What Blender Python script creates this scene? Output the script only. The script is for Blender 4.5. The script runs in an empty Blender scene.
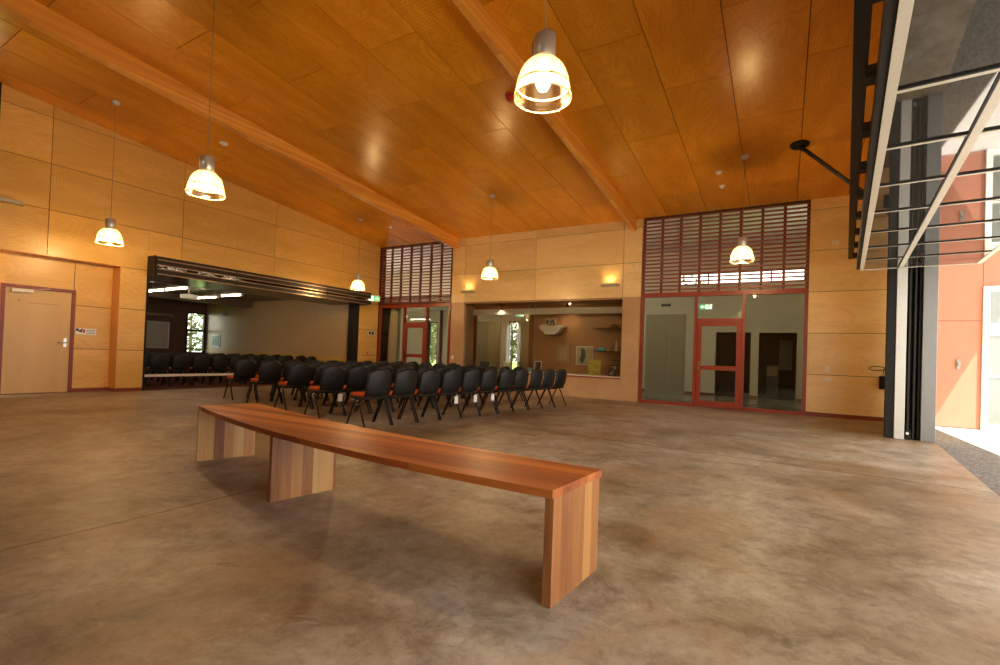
import bpy, bmesh, math, random
from mathutils import Vector, Matrix
random.seed(7)
C = bpy.context.scene.collection
sc = bpy.context.scene
PI = math.pi
CS, CZ = 0.0998, 4.732            # ceiling slope and its height above the back wall
def ceil_z(y): return CZ - CS * y

# ------------------------------------------------------------------ helpers
def tag(o, label=None, cat=None, group=None, kind=None):
    if label: o['label'] = label
    if cat: o['category'] = cat
    if group: o['group'] = group
    if kind: o['kind'] = kind
    return o

class MB:
    """collects shapes into one mesh; every shape may carry a material slot"""
    def __init__(s): s.bm = bmesh.new()
    def quad(s, pts, m=0):
        vs = [s.bm.verts.new(p) for p in pts]
        f = s.bm.faces.new(vs); f.material_index = m; return f
    def box(s, x0, x1, y0, y1, z0, z1, m=0, M=None, bev=0):
        if x1 < x0: x0, x1 = x1, x0
        if y1 < y0: y0, y1 = y1, y0
        if z1 < z0: z0, z1 = z1, z0
        co = [(x0,y0,z0),(x1,y0,z0),(x1,y1,z0),(x0,y1,z0),(x0,y0,z1),(x1,y0,z1),(x1,y1,z1),(x0,y1,z1)]
        vs = [s.bm.verts.new(M @ Vector(c) if M else c) for c in co]
        fs = []
        for q in ((3,2,1,0),(4,5,6,7),(0,1,5,4),(1,2,6,5),(2,3,7,6),(3,0,4,7)):
            f = s.bm.faces.new([vs[i] for i in q]); f.material_index = m; fs.append(f)
        if bev:
            es = list({e for f in fs for e in f.edges})
            r = bmesh.ops.bevel(s.bm, geom=es, offset=bev, segments=2, affect='EDGES', profile=.5)
            for f in r['faces']: f.material_index = m
        return s
    def prism(s, poly, z0, z1, m=0, M=None):
        """poly: list of (x,y) counter clockwise; z0/z1 numbers or functions of (x,y)"""
        g = lambda z, p: z(*p) if callable(z) else z
        a = [s.bm.verts.new((p[0], p[1], g(z0, p))) for p in poly]
        b = [s.bm.verts.new((p[0], p[1], g(z1, p))) for p in poly]
        if M:
            for v in a + b: v.co = M @ v.co
        n = len(poly)
        s.bm.faces.new(a[::-1]).material_index = m; s.bm.faces.new(b).material_index = m
        for i in range(n):
            s.bm.faces.new((a[i], a[(i+1)%n], b[(i+1)%n], b[i])).material_index = m
        return s
    def tube(s, pts, r, n=10, m=0, cap=True):
        pts = [Vector(p) for p in pts]; rings = []
        for i, p in enumerate(pts):
            d = (pts[min(i+1, len(pts)-1)] - pts[max(i-1, 0)]).normalized()
            up = Vector((0,0,1)) if abs(d.z) < .95 else Vector((1,0,0))
            a = d.cross(up).normalized(); b = d.cross(a)
            rr = r[i] if isinstance(r, (list, tuple)) else r
            rings.append([s.bm.verts.new(p + (a*math.cos(t)+b*math.sin(t))*rr) for t in [2*PI*k/n for k in range(n)]])
        for i in range(len(rings)-1):
            for k in range(n):
                f = s.bm.faces.new((rings[i][k], rings[i][(k+1)%n], rings[i+1][(k+1)%n], rings[i+1][k])); f.material_index = m; f.smooth = True
        if cap:
            for q in (rings[0][::-1], rings[-1]):
                s.bm.faces.new(q).material_index = m
        return s
    def lathe(s, prof, n=32, m=0, o=(0,0,0), rib=0, nrib=0):
        """prof: list of (radius, z)"""
        rings = []
        for (r, z) in prof:
            rings.append([s.bm.verts.new((o[0]+(r+(rib if k%2 else 0))*math.cos(2*PI*k/n), o[1]+(r+(rib if k%2 else 0))*math.sin(2*PI*k/n), o[2]+z)) for k in range(n)])
        for i in range(len(rings)-1):
            for k in range(n):
                f = s.bm.faces.new((rings[i][k], rings[i][(k+1)%n], rings[i+1][(k+1)%n], rings[i+1][k])); f.material_index = m; f.smooth = True
        return s
    def disc(s, r, z, n=32, m=0, o=(0,0,0)):
        s.bm.faces.new([s.bm.verts.new((o[0]+r*math.cos(2*PI*k/n), o[1]+r*math.sin(2*PI*k/n), o[2]+z)) for k in range(n)]).material_index = m
        return s
    def build(s, name, mats, parent=None, world=True, recalc=True):
        if recalc: bmesh.ops.recalc_face_normals(s.bm, faces=s.bm.faces)
        me = bpy.data.meshes.new(name)
        if parent and world:
            off = Vector((0,0,0)); p = parent
            while p: off += p.location; p = p.parent
            bmesh.ops.translate(s.bm, verts=s.bm.verts, vec=-off)
        s.bm.to_mesh(me); s.bm.free()
        if not isinstance(mats, (list, tuple)): mats = [mats]
        for m in mats: me.materials.append(m)
        o = bpy.data.objects.new(name, me); C.objects.link(o)
        if parent: o.parent = parent
        return o

def empty(name, loc, rz=0, label=None, cat=None, group=None):
    o = bpy.data.objects.new(name, None); C.objects.link(o); o.location = loc; o.rotation_euler = (0,0,rz)
    o.empty_display_size = .1
    return tag(o, label, cat, group)
KIDS = {}
def copy_tree(o, parent=None):
    c = o.copy(); C.objects.link(c); c.parent = parent
    for ch in [k for k in ALLCH(o)]: copy_tree(ch, c)
    return c
def ALLCH(o): return list(o.children)
def struct(name, mb, mats, parent=None):
    o = mb.build(name, mats, parent)
    if not parent: o['kind'] = 'structure'
    return o

# ------------------------------------------------------------------ materials
def newmat(name):
    m = bpy.data.materials.new(name); m.use_nodes = True
    nt = m.node_tree; b = nt.nodes['Principled BSDF']
    return m, nt, b
def plain(name, col, rough=.5, metal=0, spec=.5, var=.0, scale=20, bump=0, coat=0):
    m, nt, b = newmat(name)
    b.inputs['Base Color'].default_value = (*col, 1); b.inputs['Roughness'].default_value = rough
    b.inputs['Metallic'].default_value = metal; b.inputs['Specular IOR Level'].default_value = spec
    b.inputs['Coat Weight'].default_value = coat
    tc = nt.nodes.new('ShaderNodeTexCoord'); n = nt.nodes.new('ShaderNodeTexNoise')
    n.inputs['Scale'].default_value = scale; n.inputs['Detail'].default_value = 5
    nt.links.new(tc.outputs['Object'], n.inputs['Vector'])
    if var:
        r = nt.nodes.new('ShaderNodeValToRGB')
        r.color_ramp.elements[0].position = .3; r.color_ramp.elements[1].position = .7
        r.color_ramp.elements[0].color = (*[c*(1-var) for c in col], 1); r.color_ramp.elements[1].color = (*[min(1, c*(1+var)) for c in col], 1)
        nt.links.new(n.outputs['Fac'], r.inputs['Fac']); nt.links.new(r.outputs['Color'], b.inputs['Base Color'])
    if bump:
        bp = nt.nodes.new('ShaderNodeBump'); bp.inputs['Strength'].default_value = bump; bp.inputs['Distance'].default_value = .01
        nt.links.new(n.outputs['Fac'], bp.inputs['Height']); nt.links.new(bp.outputs['Normal'], b.inputs['Normal'])
    return m
def emis(name, col, s):
    m, nt, b = newmat(name)
    b.inputs['Base Color'].default_value = (*col, 1)
    b.inputs['Emission Color'].default_value = (*col, 1); b.inputs['Emission Strength'].default_value = s
    return m
def N(nt, t, **kw):
    n = nt.nodes.new(t)
    for k, v in kw.items(): setattr(n, k, v)
    return n
def math_n(nt, op, a, b=None):
    n = N(nt, 'ShaderNodeMath', operation=op)
    for i, v in enumerate((a, b)):
        if v is None: continue
        if isinstance(v, (int, float)): n.inputs[i].default_value = v
        else: nt.links.new(v, n.inputs[i])
    return n.outputs[0]

def plywood(name, c_lo, c_hi, c_ring, rough=.35, stretch=(1, 1, .22), perf=None, spec=.5, tint=.10, ringw=.35, hk=1.0):
    """veneer with contour-like grain; every panel (mesh island) is cut from another part of the veneer"""
    m, nt, b = newmat(name)
    L = nt.links.new
    tc = N(nt, 'ShaderNodeTexCoord'); geo = N(nt, 'ShaderNodeNewGeometry')
    rnd = N(nt, 'ShaderNodeTexWhiteNoise', noise_dimensions='1D'); L(geo.outputs['Random Per Island'], rnd.inputs['W'])
    off = N(nt, 'ShaderNodeVectorMath', operation='SCALE'); L(rnd.outputs['Color'], off.inputs[0]); off.inputs['Scale'].default_value = 37
    add = N(nt, 'ShaderNodeVectorMath', operation='ADD'); L(tc.outputs['Object'], add.inputs[0]); L(off.outputs[0], add.inputs[1])
    mp = N(nt, 'ShaderNodeMapping'); mp.inputs['Scale'].default_value = stretch; L(add.outputs[0], mp.inputs['Vector'])
    n1 = N(nt, 'ShaderNodeTexNoise'); n1.inputs['Scale'].default_value = 1.6; n1.inputs['Detail'].default_value = 2.5; n1.inputs['Distortion'].default_value = .6
    L(mp.outputs[0], n1.inputs['Vector'])
    rings = math_n(nt, 'SINE', math_n(nt, 'MULTIPLY', n1.outputs['Fac'], 95.0))
    n2 = N(nt, 'ShaderNodeTexNoise'); n2.inputs['Scale'].default_value = 3.0; n2.inputs['Detail'].default_value = 6; L(mp.outputs[0], n2.inputs['Vector'])
    mpf = N(nt, 'ShaderNodeMapping'); mpf.inputs['Scale'].default_value = [ {1:1, }.get(v, v*.35) if v != 1 else 1 for v in stretch]; L(add.outputs[0], mpf.inputs['Vector'])
    n3 = N(nt, 'ShaderNodeTexNoise'); n3.inputs['Scale'].default_value = 60; n3.inputs['Detail'].default_value = 3; L(mpf.outputs[0], n3.inputs['Vector'])
    cr = N(nt, 'ShaderNodeValToRGB'); cr.color_ramp.elements[0].position = .32; cr.color_ramp.elements[1].position = .68
    cr.color_ramp.elements[0].color = (*c_lo, 1); cr.color_ramp.elements[1].color = (*c_hi, 1); L(n2.outputs['Fac'], cr.inputs['Fac'])
    mx = N(nt, 'ShaderNodeMix', data_type='RGBA'); mx.inputs['B'].default_value = (*c_ring, 1); L(cr.outputs['Color'], mx.inputs['A'])
    rf = math_n(nt, 'MULTIPLY', math_n(nt, 'POWER', math_n(nt, 'ABSOLUTE', rings), 3.0), ringw)
    fine = math_n(nt, 'MULTIPLY', math_n(nt, 'SUBTRACT', n3.outputs['Fac'], .5), .5)
    L(math_n(nt, 'ADD', rf, fine), mx.inputs['Factor'])
    hsv = N(nt, 'ShaderNodeHueSaturation'); L(mx.outputs['Result'], hsv.inputs['Color'])
    L(math_n(nt, 'ADD', math_n(nt, 'MULTIPLY', rnd.outputs['Value'], tint*2), 1-tint), hsv.inputs['Value'])
    col = hsv.outputs['Color']
    if perf:                                           # perf: the two axes the holes repeat along
        sep = N(nt, 'ShaderNodeSeparateXYZ'); L(tc.outputs['Object'], sep.inputs[0])
        ds = []
        for ax in perf:
            fr = math_n(nt, 'FRACT', math_n(nt, 'MULTIPLY', sep.outputs[ax], 1/.05))
            d = math_n(nt, 'SUBTRACT', fr, .5); ds.append(math_n(nt, 'MULTIPLY', d, d))
        hole = math_n(nt, 'LESS_THAN', math_n(nt, 'ADD', ds[0], ds[1]), .022)
        mh = N(nt, 'ShaderNodeMix', data_type='RGBA'); mh.inputs['B'].default_value = (c_lo[0]*.62*hk, c_lo[1]*.55*hk, c_lo[2]*.5*hk, 1)
        L(col, mh.inputs['A']); L(hole, mh.inputs['Factor']); col = mh.outputs['Result']
    L(col, b.inputs['Base Color'])
    b.inputs['Roughness'].default_value = rough; b.inputs['Specular IOR Level'].default_value = spec
    bp = N(nt, 'ShaderNodeBump'); bp.inputs['Strength'].default_value = .04; bp.inputs['Distance'].default_value = .004
    L(n3.outputs['Fac'], bp.inputs['Height']); L(bp.outputs['Normal'], b.inputs['Normal'])
    return m

def wood(name, cols, axis, rough=.3, board=None, bw=.11, spec=.5, coat=.0, knots=0):
    """solid timber: grain along `axis`, glued from boards of width bw across axis `board`"""
    m, nt, b = newmat(name); L = nt.links.new
    tc = N(nt, 'ShaderNodeTexCoord'); sep = N(nt, 'ShaderNodeSeparateXYZ'); L(tc.outputs['Object'], sep.inputs[0])
    st = [1, 1, 1]; st[axis] = .07
    vec = tc.outputs['Object']
    if board is not None:
        idx = math_n(nt, 'FLOOR', math_n(nt, 'MULTIPLY', sep.outputs[board], 1/bw))
        wn = N(nt, 'ShaderNodeTexWhiteNoise', noise_dimensions='1D'); L(idx, wn.inputs['W'])
        sc_ = N(nt, 'ShaderNodeVectorMath', operation='SCALE'); L(wn.outputs['Color'], sc_.inputs[0]); sc_.inputs['Scale'].default_value = 19
        ad = N(nt, 'ShaderNodeVectorMath', operation='ADD'); L(vec, ad.inputs[0]); L(sc_.outputs[0], ad.inputs[1]); vec = ad.outputs[0]
    mp = N(nt, 'ShaderNodeMapping'); mp.inputs['Scale'].default_value = st; L(vec, mp.inputs['Vector'])
    n1 = N(nt, 'ShaderNodeTexNoise'); n1.inputs['Scale'].default_value = 28; n1.inputs['Detail'].default_value = 6; n1.inputs['Distortion'].default_value = .5; L(mp.outputs[0], n1.inputs['Vector'])
    n2 = N(nt, 'ShaderNodeTexNoise'); n2.inputs['Scale'].default_value = 5; n2.inputs['Detail'].default_value = 3; L(mp.outputs[0], n2.inputs['Vector'])
    f = math_n(nt, 'ADD', math_n(nt, 'MULTIPLY', n1.outputs['Fac'], .55), math_n(nt, 'MULTIPLY', n2.outputs['Fac'], .45))
    if board is not None:
        f = math_n(nt, 'ADD', math_n(nt, 'MULTIPLY', f, .55), math_n(nt, 'MULTIPLY', math_n(nt, 'SUBTRACT', wn.outputs['Value'], 0.0), .45))
    cr = N(nt, 'ShaderNodeValToRGB'); el = cr.color_ramp.elements
    el[0].position = .22; el[0].color = (*cols[0], 1); el[1].position = .75; el[1].color = (*cols[-1], 1)
    for i, c in enumerate(cols[1:-1]):
        e = el.new(.22 + .53*(i+1)/(len(cols)-1)); e.color = (*c, 1)
    L(f, cr.inputs['Fac']); col = cr.outputs['Color']
    if knots:
        vo = N(nt, 'ShaderNodeTexVoronoi'); vo.inputs['Scale'].default_value = 2.6
        st2 = [1,1,1]; st2[axis] = .45
        mk = N(nt, 'ShaderNodeMapping'); mk.inputs['Scale'].default_value = st2; L(vec, mk.inputs['Vector']); L(mk.outputs[0], vo.inputs['Vector'])
        k = N(nt, 'ShaderNodeMapRange'); k.inputs['From Min'].default_value = .045; k.inputs['From Max'].default_value = .02
        L(vo.outputs['Distance'], k.inputs['Value'])
        mk2 = N(nt, 'ShaderNodeMix', data_type='RGBA'); mk2.inputs['B'].default_value = (.03, .008, .004, 1)
        L(col, mk2.inputs['A']); L(k.outputs[0], mk2.inputs['Factor']); col = mk2.outputs['Result']
    L(col, b.inputs['Base Color'])
    b.inputs['Roughness'].default_value = rough; b.inputs['Specular IOR Level'].default_value = spec; b.inputs['Coat Weight'].default_value = coat
    b.inputs['Coat Roughness'].default_value = .15
    return m

def concrete_floor():
    m, nt, b = newmat('polished_concrete'); L = nt.links.new
    tc = N(nt, 'ShaderNodeTexCoord')
    def noise(s, d, dist=0, rough=.55, sc3=(1,1,1)):
        mp = N(nt, 'ShaderNodeMapping'); mp.inputs['Scale'].default_value = sc3; L(tc.outputs['Object'], mp.inputs['Vector'])
        n = N(nt, 'ShaderNodeTexNoise'); n.inputs['Scale'].default_value = s; n.inputs['Detail'].default_value = d
        n.inputs['Distortion'].default_value = dist; n.inputs['Roughness'].default_value = rough; L(mp.outputs[0], n.inputs['Vector']); return n.outputs['Fac']
    def ramp(f, stops):
        r = N(nt, 'ShaderNodeValToRGB'); el = r.color_ramp.elements
        el[0].position, el[0].color = stops[0][0], (*stops[0][1], 1); el[1].position, el[1].color = stops[-1][0], (*stops[-1][1], 1)
        for p, c in stops[1:-1]:
            e = el.new(p); e.color = (*c, 1)
        L(f, r.inputs['Fac']); return r.outputs['Color']
    big = noise(.55, 8, .5, .62)
    c = ramp(big, [(.30, (.145, .103, .055)), (.44, (.235, .185, .12)), (.56, (.33, .288, .225)), (.70, (.42, .40, .355))])
    mid = noise(2.6, 11, .35, .74)
    c2 = ramp(mid, [(.34, (.42, .34, .26)), (.50, (.95, .93, .90)), (.66, (1.25, 1.25, 1.22))])
    mx = N(nt, 'ShaderNodeMix', data_type='RGBA', blend_type='MULTIPLY'); mx.inputs['Factor'].default_value = .9; L(c, mx.inputs['A']); L(c2, mx.inputs['B'])
    fine = noise(11, 12, .5, .82)
    c3 = ramp(fine, [(.36, (.50, .45, .38)), (.5, (.95, .94, .92)), (.64, (1.2, 1.2, 1.2))])
    mx2 = N(nt, 'ShaderNodeMix', data_type='RGBA', blend_type='MULTIPLY'); mx2.inputs['Factor'].default_value = .75; L(mx.outputs['Result'], mx2.inputs['A']); L(c3, mx2.inputs['B'])
    rust = noise(.95, 7, .4, .6, (1.2, .8, 1))
    kr = ramp(rust, [(.50, (0, 0, 0)), (.64, (1, 1, 1))])
    mxr = N(nt, 'ShaderNodeMix', data_type='RGBA'); mxr.inputs['B'].default_value = (.30, .15, .06, 1); L(mx2.outputs['Result'], mxr.inputs['A'])
    L(math_n(nt, 'MULTIPLY', kr, .28), mxr.inputs['Factor']); mx2 = mxr
    pale = noise(4.5, 12, 1.2, .78, (.6, 1.2, 1))
    kp = ramp(pale, [(.58, (0, 0, 0)), (.70, (1, 1, 1))])
    mxp = N(nt, 'ShaderNodeMix', data_type='RGBA'); mxp.inputs['B'].default_value = (.46, .43, .37, 1); L(mx2.outputs['Result'], mxp.inputs['A'])
    L(math_n(nt, 'MULTIPLY', kp, .5), mxp.inputs['Factor']); mx2 = mxp
    stain = noise(1.3, 12, .7, .80)
    k = ramp(stain, [(.36, (1, 1, 1)), (.42, (0, 0, 0))])
    mx3 = N(nt, 'ShaderNodeMix', data_type='RGBA'); mx3.inputs['B'].default_value = (.10, .05, .022, 1); L(mx2.outputs['Result'], mx3.inputs['A'])
    L(math_n(nt, 'MULTIPLY', k, .55), mx3.inputs['Factor'])
    L(mx3.outputs['Result'], b.inputs['Base Color'])
    rr = N(nt, 'ShaderNodeMapRange'); rr.inputs['To Min'].default_value = .33; rr.inputs['To Max'].default_value = .55; L(mid, rr.inputs['Value'])
    L(rr.outputs[0], b.inputs['Roughness']); b.inputs['Specular IOR Level'].default_value = .5
    bp = N(nt, 'ShaderNodeBump'); bp.inputs['Strength'].default_value = .06; bp.inputs['Distance'].default_value = .01; L(mid, bp.inputs['Height']); L(bp.outputs['Normal'], b.inputs['Normal'])
    return m

def glass_pane(name, tint=(.9, .93, .9), refl=1.5, extra=0.0):
    """window glass: see-through with a mirror-like reflection that grows at grazing angles"""
    m = bpy.data.materials.new(name); m.use_nodes = True; nt = m.node_tree; nt.nodes.clear(); L = nt.links.new
    out = N(nt, 'ShaderNodeOutputMaterial'); tr = N(nt, 'ShaderNodeBsdfTransparent'); tr.inputs['Color'].default_value = (*tint, 1)
    gl = N(nt, 'ShaderNodeBsdfGlossy'); gl.inputs['Roughness'].default_value = .01; gl.inputs['Color'].default_value = (1, 1, 1, 1)
    fr = N(nt, 'ShaderNodeFresnel'); fr.inputs['IOR'].default_value = refl
    mx = N(nt, 'ShaderNodeMixShader'); L(math_n(nt, 'ADD', fr.outputs[0], extra) if extra else fr.outputs[0], mx.inputs[0]); L(tr.outputs[0], mx.inputs[1]); L(gl.outputs[0], mx.inputs[2]); L(mx.outputs[0], out.inputs[0])
    return m
def shade_glass():
    m = bpy.data.materials.new('ribbed_glass'); m.use_nodes = True; nt = m.node_tree; nt.nodes.clear(); L = nt.links.new
    out = N(nt, 'ShaderNodeOutputMaterial'); tr = N(nt, 'ShaderNodeBsdfTransparent'); tr.inputs['Color'].default_value = (1, .95, .80, 1)
    tl = N(nt, 'ShaderNodeBsdfTranslucent'); tl.inputs['Color'].default_value = (.60, .50, .29, 1)
    gl = N(nt, 'ShaderNodeBsdfGlossy'); gl.inputs['Roughness'].default_value = .12; gl.inputs['Color'].default_value = (1, .95, .85, 1)
    fr = N(nt, 'ShaderNodeFresnel'); fr.inputs['IOR'].default_value = 1.5
    a = N(nt, 'ShaderNodeMixShader'); a.inputs[0].default_value = .42; L(tr.outputs[0], a.inputs[1]); L(tl.outputs[0], a.inputs[2])
    bb = N(nt, 'ShaderNodeMixShader'); L(fr.outputs[0], bb.inputs[0]); L(a.outputs[0], bb.inputs[1]); L(gl.outputs[0], bb.inputs[2]); L(bb.outputs[0], out.inputs[0])
    return m

PLY_W = dict(c_lo=(.60, .36, .115), c_hi=(.72, .47, .18), c_ring=(.50, .26, .065))
M = {}
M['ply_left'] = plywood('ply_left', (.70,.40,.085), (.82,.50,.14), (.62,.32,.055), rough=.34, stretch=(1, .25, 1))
M['ply_left_p'] = plywood('ply_left_perforated', (.70,.40,.085), (.82,.50,.14), (.62,.32,.055), rough=.34, stretch=(1, .25, 1), perf=(1, 2), hk=.75)
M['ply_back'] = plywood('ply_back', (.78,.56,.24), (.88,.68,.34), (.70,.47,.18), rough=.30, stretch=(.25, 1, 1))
M['ply_back_p'] = plywood('ply_back_perforated', (.78,.56,.24), (.88,.68,.34), (.70,.47,.18), rough=.30, stretch=(.25, 1, 1), perf=(0, 2), hk=.5)
M['ply_ceil'] = plywood('ply_ceiling', (.72,.285,.012), (.87,.385,.02), (.58,.20,.007), rough=.27, stretch=(1, .3, 1), tint=.09)
M['ply_ceil_p'] = plywood('ply_ceiling_perforated', (.72,.285,.012), (.87,.385,.02), (.58,.20,.007), rough=.27, stretch=(1, .3, 1), tint=.09, perf=(0, 1))
M['ply_tan'] = plywood('ply_tan', (.47,.285,.135), (.56,.36,.185), (.42,.24,.10), rough=.4, stretch=(.5, 1, .5), ringw=.2)
M['ply_door'] = plywood('ply_door', (.62,.39,.14), (.70,.46,.18), (.55,.33,.10), rough=.35, stretch=(1, 1, .12), ringw=.2)
M['ply_brown'] = plywood('ply_brown', (.36,.18,.075), (.46,.24,.10), (.27,.12,.045), rough=.35, stretch=(.25, 1, 1), ringw=.2)
M['joint'] = plain('joint_backing', (.06,.025,.008), .8)  # dark backing showing in the gaps between sheets
M['beam'] = wood('glulam', [(.68,.27,.035), (.82,.38,.055), (.90,.47,.09)], 1, rough=.35, board=2, bw=.045)
M['jarrah'] = wood('jarrah_frame', [(.18,.020,.006), (.27,.035,.010), (.34,.05,.014)], 0, rough=.35)
M['jarrah_v'] = wood('jarrah_frame_upright', [(.18,.020,.006), (.27,.035,.010), (.34,.05,.014)], 2, rough=.35)
M['slat'] = wood('slat_timber', [(.19,.035,.016), (.28,.055,.025), (.36,.08,.04)], 0, rough=.38)
M['batten'] = plain('batten_timber', (.14,.025,.014), .5)
M['skirt'] = wood('skirting_timber', [(.14,.022,.010), (.22,.035,.014), (.30,.05,.018)], 1, rough=.4)
M['bench_top'] = wood('bench_top_timber', [(.17,.035,.009), (.33,.085,.017), (.46,.15,.026), (.58,.25,.055)], 0, rough=.42, board=1, bw=.085, coat=.0, knots=1)
M['bench_leg'] = wood('bench_leg_timber', [(.17,.058,.018), (.32,.135,.042), (.44,.22,.07), (.58,.37,.14)], 2, rough=.35, board=1, bw=.082, knots=1)
M['floor'] = concrete_floor()
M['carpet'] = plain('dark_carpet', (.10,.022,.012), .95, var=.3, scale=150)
M['vinyl'] = plain('corridor_vinyl', (.26,.25,.21), .25, var=.1, scale=3)
M['cream'] = plain('cream_paint', (.66,.60,.45), .55, var=.03, scale=4)
M['cream_gloss'] = plain('cream_satin', (.60,.40,.19), .33, var=.03, scale=4)
M['corr'] = plain('corridor_paint', (.66,.60,.44), .6, var=.03, scale=3)
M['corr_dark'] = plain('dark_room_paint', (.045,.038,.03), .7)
M['white'] = plain('white_paint', (.82,.81,.77), .4)
M['white_pl'] = plain('white_plastic', (.80,.79,.74), .3)
M['blackmetal'] = plain('black_metal', (.011,.009,.007), .55, var=.1, spec=.25)
M['darkmetal'] = plain('dark_bronze_metal', (.018,.013,.009), .45, spec=.3)
M['greymetal'] = plain('grey_metal', (.22,.22,.215), .42, var=.05, scale=8)
M['palegrey'] = plain('pale_grey_metal', (.60,.585,.54), .38, var=.03)
M['panelframe'] = plain('panel_frame_paint', (.58,.53,.43), .38, var=.04)
M['alu'] = plain('lamp_aluminium', (.58,.57,.52), .3, metal=.6)
M['steel'] = plain('brushed_steel', (.62,.61,.58), .28, metal=.9)
M['chrome'] = plain('chrome', (.75,.75,.74), .12, metal=1)
M['blackplastic'] = plain('black_shell', (.0075,.0075,.007), .5, spec=.35, var=.12, scale=60, bump=.05)
M['blackfabric'] = plain('black_fabric', (.012,.012,.012), .9, var=.2, scale=200)
M['orange'] = plain('orange_fabric', (.52,.085,.012), .85, var=.15, scale=180, bump=.2)
M['red'] = plain('red_plastic', (.55,.015,.01), .35)
M['cement'] = plain('orange_cement_sheet', (.40,.155,.095), .6, var=.04, scale=5)
M['gravel'] = plain('exposed_aggregate', (.15,.145,.135), .85, var=.7, scale=38, bump=.9)
M['paving'] = plain('pale_paving', (.52,.51,.48), .8, var=.05, scale=6)
M['glass'] = glass_pane('window_glass', refl=1.45)
M['glass_shop'] = glass_pane('display_glass', tint=(.93,.93,.9), refl=1.4)
M['bottle'] = shade_glass()
M['lamp_bulb'] = emis('bulb_glow', (1, .82, .48), 4.5)
M['lamp_refl'] = plain('lamp_reflector', (.9,.85,.7), .3)
M['tube'] = emis('tube_glow', (1, .80, .52), 16)
M['uplamp'] = emis('uplight_glow', (1, .62, .2), 5)
M['exitgreen'] = emis('exit_green', (.06,.42,.12), .7)
M['exitwhite'] = emis('exit_white', (.9,.95,.85), .9)
M['leaf'] = plain('leaf', (.06,.095,.022), .6, var=.5, scale=9)
M['bark'] = plain('bark', (.12,.08,.05), .9, var=.3)
M['grass'] = plain('lawn', (.22,.34,.07), .9, var=.3, scale=30)
M['plant_glass'] = None
def door_glass():
    m, nt, b = newmat('tinted_door_glass')
    b.inputs['Base Color'].default_value = (.035,.033,.028,1); b.inputs['Roughness'].default_value = .03
    b.inputs['IOR'].default_value = 2.0; b.inputs['Specular IOR Level'].default_value = .62
    return m
M['doorglass'] = door_glass()

# ------------------------------------------------------------------ camera
cam_loc = Vector((12.3592, -12.4504, 1.0875))
yaw, pit, rol = .5319, .0142, .0354
F = Vector((-math.sin(yaw)*math.cos(pit), math.cos(yaw)*math.cos(pit), math.sin(pit)))
R0 = Vector((math.cos(yaw), math.sin(yaw), 0)); U0 = R0.cross(F)
R_ = R0*math.cos(rol) + U0*math.sin(rol); U_ = -R0*math.sin(rol) + U0*math.cos(rol)
cd = bpy.data.cameras.new('camera'); co = bpy.data.objects.new('camera', cd); C.objects.link(co)
co.matrix_world = Matrix(((R_.x, U_.x, -F.x, cam_loc.x), (R_.y, U_.y, -F.y, cam_loc.y), (R_.z, U_.z, -F.z, cam_loc.z), (0,0,0,1)))
cd.sensor_width = 36; cd.lens = 480.66*36/1000; cd.shift_y = 15.41/1000; cd.clip_start = .05; cd.clip_end = 300
sc.camera = co

# frame of the big tilt-up door: s along the door, a across it, z up
UA = math.radians(5.2635)
DM = Matrix.Translation((cam_loc.x, cam_loc.y, 0)) @ Matrix.Rotation(-UA, 4, 'Z')      # local x = a, local y = s
def dl(a, s, z=0): return DM @ Vector((a, s, z))

# ------------------------------------------------------------------ floor and grounds
YF = -18.0                                     # the wall behind the camera
th0, th1 = dl(1.12, 9.75), dl(1.12, -5.6)
b = MB(); b.prism([(-1.0, YF), (th1.x, YF), (th0.x, th0.y), (th0.x+.3, .0), (-1.0, .0)], -.15, 0)
floor = struct('floor', b, M['floor'])
b = MB()                                       # saw-cut joints in the slab (shallow dark fillets)
def strip(b, p, q, w, z=.0012):
    p, q = Vector(p), Vector(q); d = (q-p).normalized(); n = Vector((-d.y, d.x)) * w/2
    b.prism([tuple(p-n), tuple(q-n), tuple(q+n), tuple(p+n)], -.002, z)
strip(b, (1.0, -5.35), (14.03, -6.42), .009)
strip(b, (8.9, -6.0), (9.0, -17.0), .006)
struct('trim_1', b, plain('joint_filler', (.10,.065,.04), .7))
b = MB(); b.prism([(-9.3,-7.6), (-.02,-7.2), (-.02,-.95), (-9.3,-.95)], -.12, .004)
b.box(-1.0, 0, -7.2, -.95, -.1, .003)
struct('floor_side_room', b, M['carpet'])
b = MB(); b.box(-5, 14.6, .0, 4.6, -.12, .0); struct('floor_corridor', b, M['vinyl'])
b = MB()                                       # gravel strip along the threshold, its darker tone ending at a painted shade edge
b.prism([(th1.x, YF), (14.87, YF), (14.87, .05), (th0.x+.32, .05), (th0.x, th0.y)], -.12, -.012)
struct('ground_gravel', b, M['gravel'])
b = MB(); b.box(14.87, 60, -40, .05, -.14, -.012); struct('ground_paving', b, M['paving'])  # paler ground past the shade edge, sunlight put into its colour
b = MB(); b.box(-40, 60, 4.9, 60, -.3, -.1); struct('ground_lawn', b, M['grass'])
b = MB(); b.box(-40, -9.4, -60, 4.9, -.3, -.12); b.box(-9.4, 14, -60, YF-.3, -.3, -.12); struct('ground_side_lawn', b, M['grass'])

# ------------------------------------------------------------------ walls
G = .011                                        # gap between plywood sheets
def panels_x(b, xs, zs, y, t=.016, mat=lambda i, j: 0, ztop=None):
    """sheets on a wall that faces -Y"""
    for i in range(len(xs)-1):
        for j in range(len(zs)-1):
            b.box(xs[i]+G/2, xs[i+1]-G/2, y, y+t, zs[j]+G/2, zs[j+1]-G/2, mat(i, j))
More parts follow.
